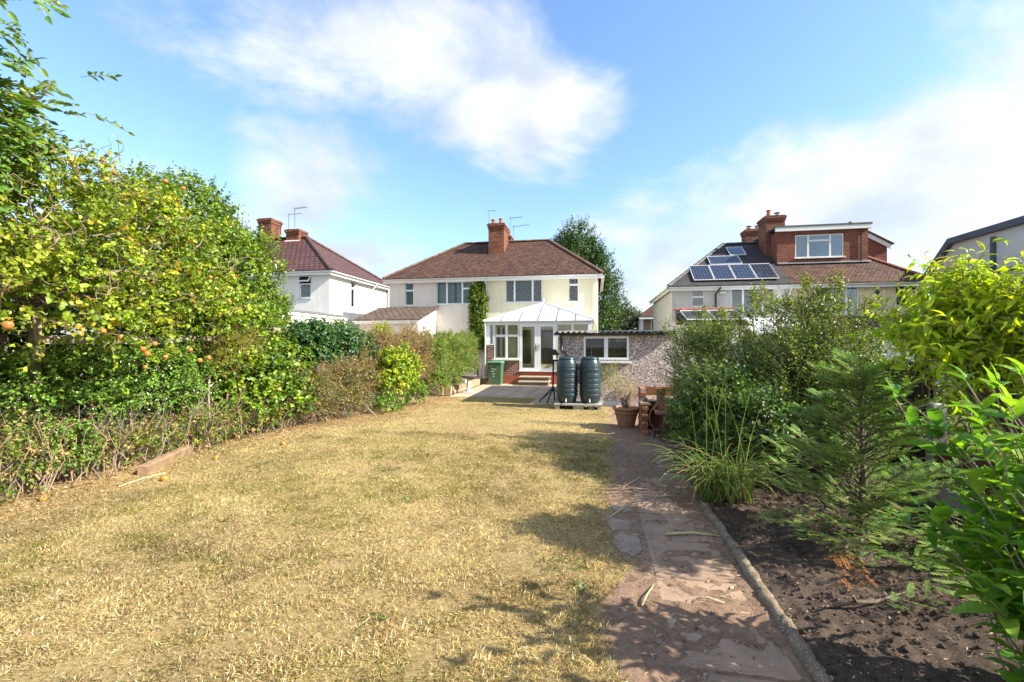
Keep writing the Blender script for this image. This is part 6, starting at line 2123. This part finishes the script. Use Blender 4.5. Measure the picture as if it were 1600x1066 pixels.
for (p, d) in (((1.66, 3.34, .24), (-.7, -.3, -.1)), ((1.68, 3.32, .24), (-.1, -.7, -.55)), ((1.60, 3.32, .22), (-.3, -.5, -.6))):
    p, d = Vector(p), Vector(d).normalized()
    for j in range(7):
        c = p + d * .028 * j
        yew_spray(c, d * .5 + Vector((-d.y, d.x, 0)) * (1 if j % 2 else -1) + Vector((0, 0, -.3)), rnd.uniform(.035, .075), [(.50, .20, .05), (.42, .16, .045), (.55, .27, .08)], bag2)
me = raw_mesh('dead_spray', *leaf_geo(A(bag2[0]), A(bag2[1]), A(bag2[2]), np.array(bag2[3]), np.full(len(bag2[3]), .005), np.array(bag2[4]), fold=.05))
o = put('dead_spray', me, 'dry', yw)
o['label'] = 'dead orange brown spray low on the yew'

# peach tree: long drooping leaves
pe = plant('peach_tree', 'peach tree with long drooping backlit yellow green leaves', 'tree', (2.65, 3.4, 0))
pbl = [(2.40, 3.58, 1.70, .28, .26, .25), (2.66, 3.45, 1.66, .32, .28, .26), (2.54, 3.42, 1.42, .32, .26, .2), (2.42, 3.55, 1.94, .12, .12, .13), (2.98, 3.35, 1.68, .32, .28, .26), (2.2, 3.6, 1.60, .16, .16, .15)]
tg = []
for b in pbl:
    for _ in range(5):
        tg.append((b[0] + rnd.uniform(-.7, .7) * b[3], b[1] + rnd.uniform(-.7, .7) * b[4], b[2] + rnd.uniform(-.2, .8) * b[5]))
woody(pe, (2.65, 3.4, 0), tg, .035, 'bark', (2.65, 3.4, .95), rl=.014, r_end=.003)
dP = sprays(pbl, 620, 8, .13, .03, [(.18, .28, .018), (.26, .37, .02), (.36, .45, .03)], (2, 3, 2), twig=.25, shell=.15, up=.5, droopd=.25, spread=.75, lump=.25)
twig_part(pe, dP, .003, 'twig_pale')
Ms = leaf_frames(dP[0], dP[1], dP[2], dP[3] / .13)
place_leaves(pe, Ms, [strip_leaf(.105, .025, c, s, 7, .3) for s, c in enumerate((.9, 1.4, 1.9, 2.3, 1.2, .6))], 'leaf_peach', 'leaf_thin', dP[5], 290)

# broad leaved shrub close to the camera on the right
nb = plant('broadleaf_shrub', 'big leaved bright green shrub leaning in at the right edge', 'shrub', (1.95, 2.0, 0))
Ml = []
stems = []
for k in range(60):
    bx_, by_ = 2.0 + rnd.uniform(-.3, .35), 2.0 + rnd.uniform(-.45, .4)
    a = rnd.uniform(0, 6.28)
    z1 = rnd.uniform(1.0, 2.15)
    bx_ += .42
    out = rnd.uniform(.1, .35)
    tip = Vector((bx_ + math.cos(a) * out * .8, by_ + math.sin(a) * out * .7, z1))
    if k < 50:
        # canes that lean over the bed, into the picture
        bx_, by_ = 1.95 + rnd.uniform(-.15, .25), 2.1 + rnd.uniform(-.2, .3)
        tip = Vector((rnd.uniform(1.52, 2.0), rnd.uniform(2.1, 2.7), rnd.uniform(.55, 1.5)))
    pp, rr = limb((bx_, by_, 0), tip, .006, .0025, .08, 8, .02)
    stems.append((pp, rr))
    for i in range(1, 9):
        if i < 4 and rnd.random() < .45:
            continue
        p = pp[i]
        dn = (pp[i] - pp[i - 1]).normalized()
        sv = dn.cross(Vector((0, 0, 1)))
        sv = (sv if sv.length > .05 else Vector((1, 0, 0))).normalized()
        if i % 2:
            sv = (sv * .5 + dn.cross(sv) * .8).normalized()
        for sg in (1, -1):
            d = sv * sg * .9 + dn * .45 + Vector((0, 0, .05))
            Ml.append((p, d, Vector((rnd.uniform(-.3, .3), rnd.uniform(-.3, .3), 1)) + dn * .4, rnd.uniform(.75, 1.2) * (.7 if i == 8 else 1)))
    Ml.append((pp[8], (pp[8] - pp[7]), Vector((.3, 0, 1)), .7))
sm_ = MB()
for (pp, rr) in stems:
    MB().tube(pp, rr, 5).build('stem', 'twig_pale', nb, smooth=True, uv=False)
Ms = leaf_frames(A([m_[0] for m_ in Ml]), A([m_[1] for m_ in Ml]), A([m_[2] for m_ in Ml]), np.array([m_[3] for m_ in Ml]))
place_leaves(nb, Ms, [strip_leaf(.165, .058, c, s, 7, .2, .8, .003) for s, c in enumerate((.5, .8, 1.1, .3, .7))], 'leaf_near', 'leaf_thin', np.array([(.10, .25, .035)] * len(Ms)) * (1 + .2 * rg.normal(size=(len(Ms), 1))), 295)

# wispy plant in the pot
wp = plant('potted_shrub', 'wispy half dead shrub growing in the terracotta pot', 'plant', (.6, 9.2, .33))
for k in range(46):
    a = rnd.uniform(0, 6.28)
    tip = (.6 + math.cos(a) * rnd.uniform(.05, .4) - .1, 9.2 + math.sin(a) * rnd.uniform(.05, .3), .34 + rnd.uniform(.35, .85))
    pp, rr = limb((.6 + rnd.uniform(-.06, .06), 9.2 + rnd.uniform(-.06, .06), .33), tip, .004, .0015, .05, 5, .05)
    MB().tube(pp, rr, 4).build('stem', 'twig_pale' if k % 4 else 'twig_red', wp, smooth=True, uv=False)
dW = sprays([(.32, 9.2, .98, .16, .2, .22), (.42, 9.15, .75, .16, .2, .2), (.25, 9.2, .75, .12, .15, .15)], 130, 9, .035, .008, [(.17, .22, .02), (.24, .28, .03), (.3, .28, .06)], (2, 2, 1), twig=.16, shell=.1, up=.6, spread=.5)
foliage_part(wp, 'foliage', dW, 'leaf')
dW = sprays([(.6, 9.2, .75, .25, .25, .3)], 130, 8, .02, .006, [(.42, .33, .2), (.5, .42, .28)], (1, 1), twig=.16, shell=.1, up=.3, spread=.5)
foliage_part(wp, 'dry_sprays', dW, 'dry')

# ------------------------------------------------------------------ trees beyond the houses, neighbour's hedge
def far_tree(name, label, base, blobs, n, L, pal, wts, trunk):
    t = plant(name, label, 'tree', base, 'trees beyond the houses')
    d = sprays(blobs, n, 9, L, L * .62, pal, wts, twig=.55, lump=.28, shell=.35)
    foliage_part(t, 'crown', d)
    woody(t, base, [b[:3] for b in blobs], .22, 'bark_dark', (base[0], base[1], trunk))


far_tree('lime_tree', 'tall green tree rising behind the right end of the cream house', (-.6, 33, 0), [(-1.4, 33, 7.4, 1.9, 1.8, 2.5), (-.3, 33, 6.2, 1.6, 1.6, 2.3), (.1, 33, 4.2, 1.5, 1.6, 2.3), (-2.6, 33, 6.6, 1.4, 1.6, 2.0)], 5600, .15, [(.022, .055, .016), (.035, .075, .018), (.05, .10, .02)], (3, 3, 2), 3)
far_tree('distant_tree', 'rounded dull green tree between the cream house and the brick house', (2.2, 50, 0), [(2.0, 50, 4.0, 2.2, 2, 2.6), (3.4, 50, 3.2, 1.6, 2, 2.4), (.8, 50, 3.0, 1.6, 2, 2.2)], 2600, .18, [(.05, .075, .035), (.07, .095, .04), (.04, .06, .03)], (1, 1, 1), 1.5)
shrub('neighbour_hedge', 'dark clipped hedge seen past the peach tree at right edge', 'hedge', (8.5, 9.5, 0), [(7.5, 9.5, .9, .8, .5, .8), (9.0, 9.6, .9, .9, .5, .8), (10.5, 9.7, .9, .9, .5, .8), (12, 9.8, .9, .9, .5, .8)], 2200, 8, .06, .04, G_DARK, (1, 1, 1, 1), 'leaf', twig=.2, stems=2)

# ------------------------------------------------------------------ dry lawn grass, litter, weeds
def grass_band(y0, y1, dens, L, Wd, seed):
    r = np.random.default_rng(seed)
    n = int((y1 - y0) * 7.2 * dens)
    x = r.uniform(-6.6, .6, n)
    y = r.uniform(y0, y1, n)
    edge = np.minimum(x - lawn_left(y) + .25, lawn_right(y) - x)
    tuft = fbm(x, y, 6, 61)
    ok = in_lawn(x, y) & (r.random(n) < np.clip(np.minimum(.05 + (x - lawn_left(y) + .1) * 1.6, .4 + (lawn_right(y) - x) * 4), .04, 1)) & (r.random(n) < np.clip(.1 + 1.8 * (tuft - .2), .15, 1))
    x, y, tuft = x[ok], y[ok], tuft[ok]
    n = len(x)
    g = fbm(x, y, .55, 71, 5) * .65 + fbm(x, y, 3.5, 77, 3) * .35
    a = r.uniform(0, 6.28, n)
    tilt = np.clip(r.normal(1.02, .36, n), .05, 1.52)
    D = np.stack([np.cos(a) * np.sin(tilt), np.sin(a) * np.sin(tilt), np.cos(tilt)], 1)
    N = unit(r.normal(size=(n, 3)) * .6 + np.array([0, 0, 1.0]))
    straw = np.array([(.64, .52, .27), (.84, .72, .46), (.44, .32, .15), (.62, .50, .23)])[r.integers(0, 4, n)]
    green = np.array([(.33, .32, .08), (.40, .36, .11), (.24, .26, .06)])[r.integers(0, 3, n)]
    pg_ = np.clip((g - .46) * 4.5, 0.05, .65)
    worn = .42 + 1.12 * fbm(x, y, 1.3, 83, 5)
    col = np.where((r.random(n) < pg_)[:, None], green, straw) * (1 + .22 * r.normal(size=(n, 1))) * worn[:, None]
    LL = L * (.5 + .9 * r.random(n)) * (.8 + .5 * tuft)
    P = np.stack([x, y, np.full(n, -.004)], 1)
    return P, D, N, LL, Wd * (.7 + .6 * r.random(n)), col


parts = [grass_band(1.2, 3.2, 27000, .033, .0017, 1), grass_band(3.2, 5.0, 17000, .031, .0023, 2), grass_band(5.0, 8.0, 8000, .034, .0036, 3), grass_band(8.0, 13.7, 4000, .026, .006, 4), grass_band(-2, 1.2, 2500, .036, .004, 5)]
cat = [np.concatenate([p[i] for p in parts]) for i in range(6)]
me = raw_mesh('dry_grass', *leaf_geo(*cat, fold=.1, droop=.22))
tag(put('dry_grass', me, 'dry'), 'sun bleached straw coloured lawn grass', 'grass', kind='stuff')

# straw and leaf litter along the hedge foot and the lawn
n = 16000
y = rg.uniform(2, 13.5, n)
x = lawn_left(y) + rg.normal(.05, .36, n)
a = rg.uniform(0, 6.28, n)
D = np.stack([np.cos(a), np.sin(a), rg.uniform(-.05, .25, n)], 1)
N = unit(rg.normal(size=(n, 3)) * .35 + np.array([0, 0, 1.0]))
c = np.array([(.34, .22, .11), (.48, .36, .2), (.24, .14, .07), (.55, .43, .26), (.42, .2, .07)])[rg.integers(0, 5, n)]
L = rg.uniform(.015, .05, n)
me = raw_mesh('leaf_litter', *leaf_geo(np.stack([x, y, np.full(n, .012)], 1), D, N, L, L * rg.uniform(.12, .55, n), c * (1 + .2 * rg.normal(size=(n, 1)))))
tag(put('leaf_litter', me, 'dry'), 'dry leaf litter along the foot of the left hedge', 'leaves', kind='stuff')

n = 2200
x = rg.uniform(.1, 3.0, n)
y = rg.uniform(1.8, 6.5, n)
a = rg.uniform(0, 6.28, n)
D = np.stack([np.cos(a), np.sin(a), rg.uniform(-.05, .2, n)], 1)
N = unit(rg.normal(size=(n, 3)) * .3 + np.array([0, 0, 1.0]))
z = np.where(x > 1.1, soil_z(x, y) + .008, .016)
c = np.array([(.40, .30, .18), (.30, .2, .11), (.5, .42, .28), (.16, .11, .07)])[rg.integers(0, 4, n)]
L = rg.uniform(.012, .055, n)
me = raw_mesh('bed_litter', *leaf_geo(np.stack([x, y, z], 1), D, N, L, L * rg.uniform(.06, .4, n), c))
tag(put('bed_litter', me, 'dry'), 'scattered dead leaves and stem bits on soil and path', 'leaves', kind='stuff')

wd = []
for (x, y, r_, k) in ((-.22, 3.3, .10, 70), (-.1, 3.0, .06, 30), (-.05, 4.9, .07, 30), (.1, 6.1, .08, 40), (-2.6, 5.4, .05, 15), (-1.25, 2.45, .05, 18), (-3.3, 3.6, .04, 12), (.05, 10.9, .18, 90), (-.45, 11.35, .2, 70), (-3.1, 6.6, .06, 16), (-1.9, 4.4, .04, 12), (.0, 5.6, .1, 40)):
    p = np.stack([x + rg.normal(0, r_, k), y + rg.normal(0, r_, k), np.full(k, .01)], 1)
    a = rg.uniform(0, 6.28, k)
    wd.append((p, np.stack([np.cos(a), np.sin(a), rg.uniform(.2, .9, k)], 1), unit(rg.normal(size=(k, 3)) * .3 + np.array([0, 0, 1.0])), rg.uniform(.02, .045, k), rg.uniform(.008, .018, k), np.array([(.05, .13, .025)]) * rg.uniform(.7, 1.5, (k, 1))))
cat = [np.concatenate([q[i] for q in wd]) for i in range(6)]
me = raw_mesh('lawn_weeds', *leaf_geo(*cat))
tag(put('lawn_weeds', me, 'leaf'), 'small green weed tufts scattered in the dry lawn', 'weeds', kind='stuff')
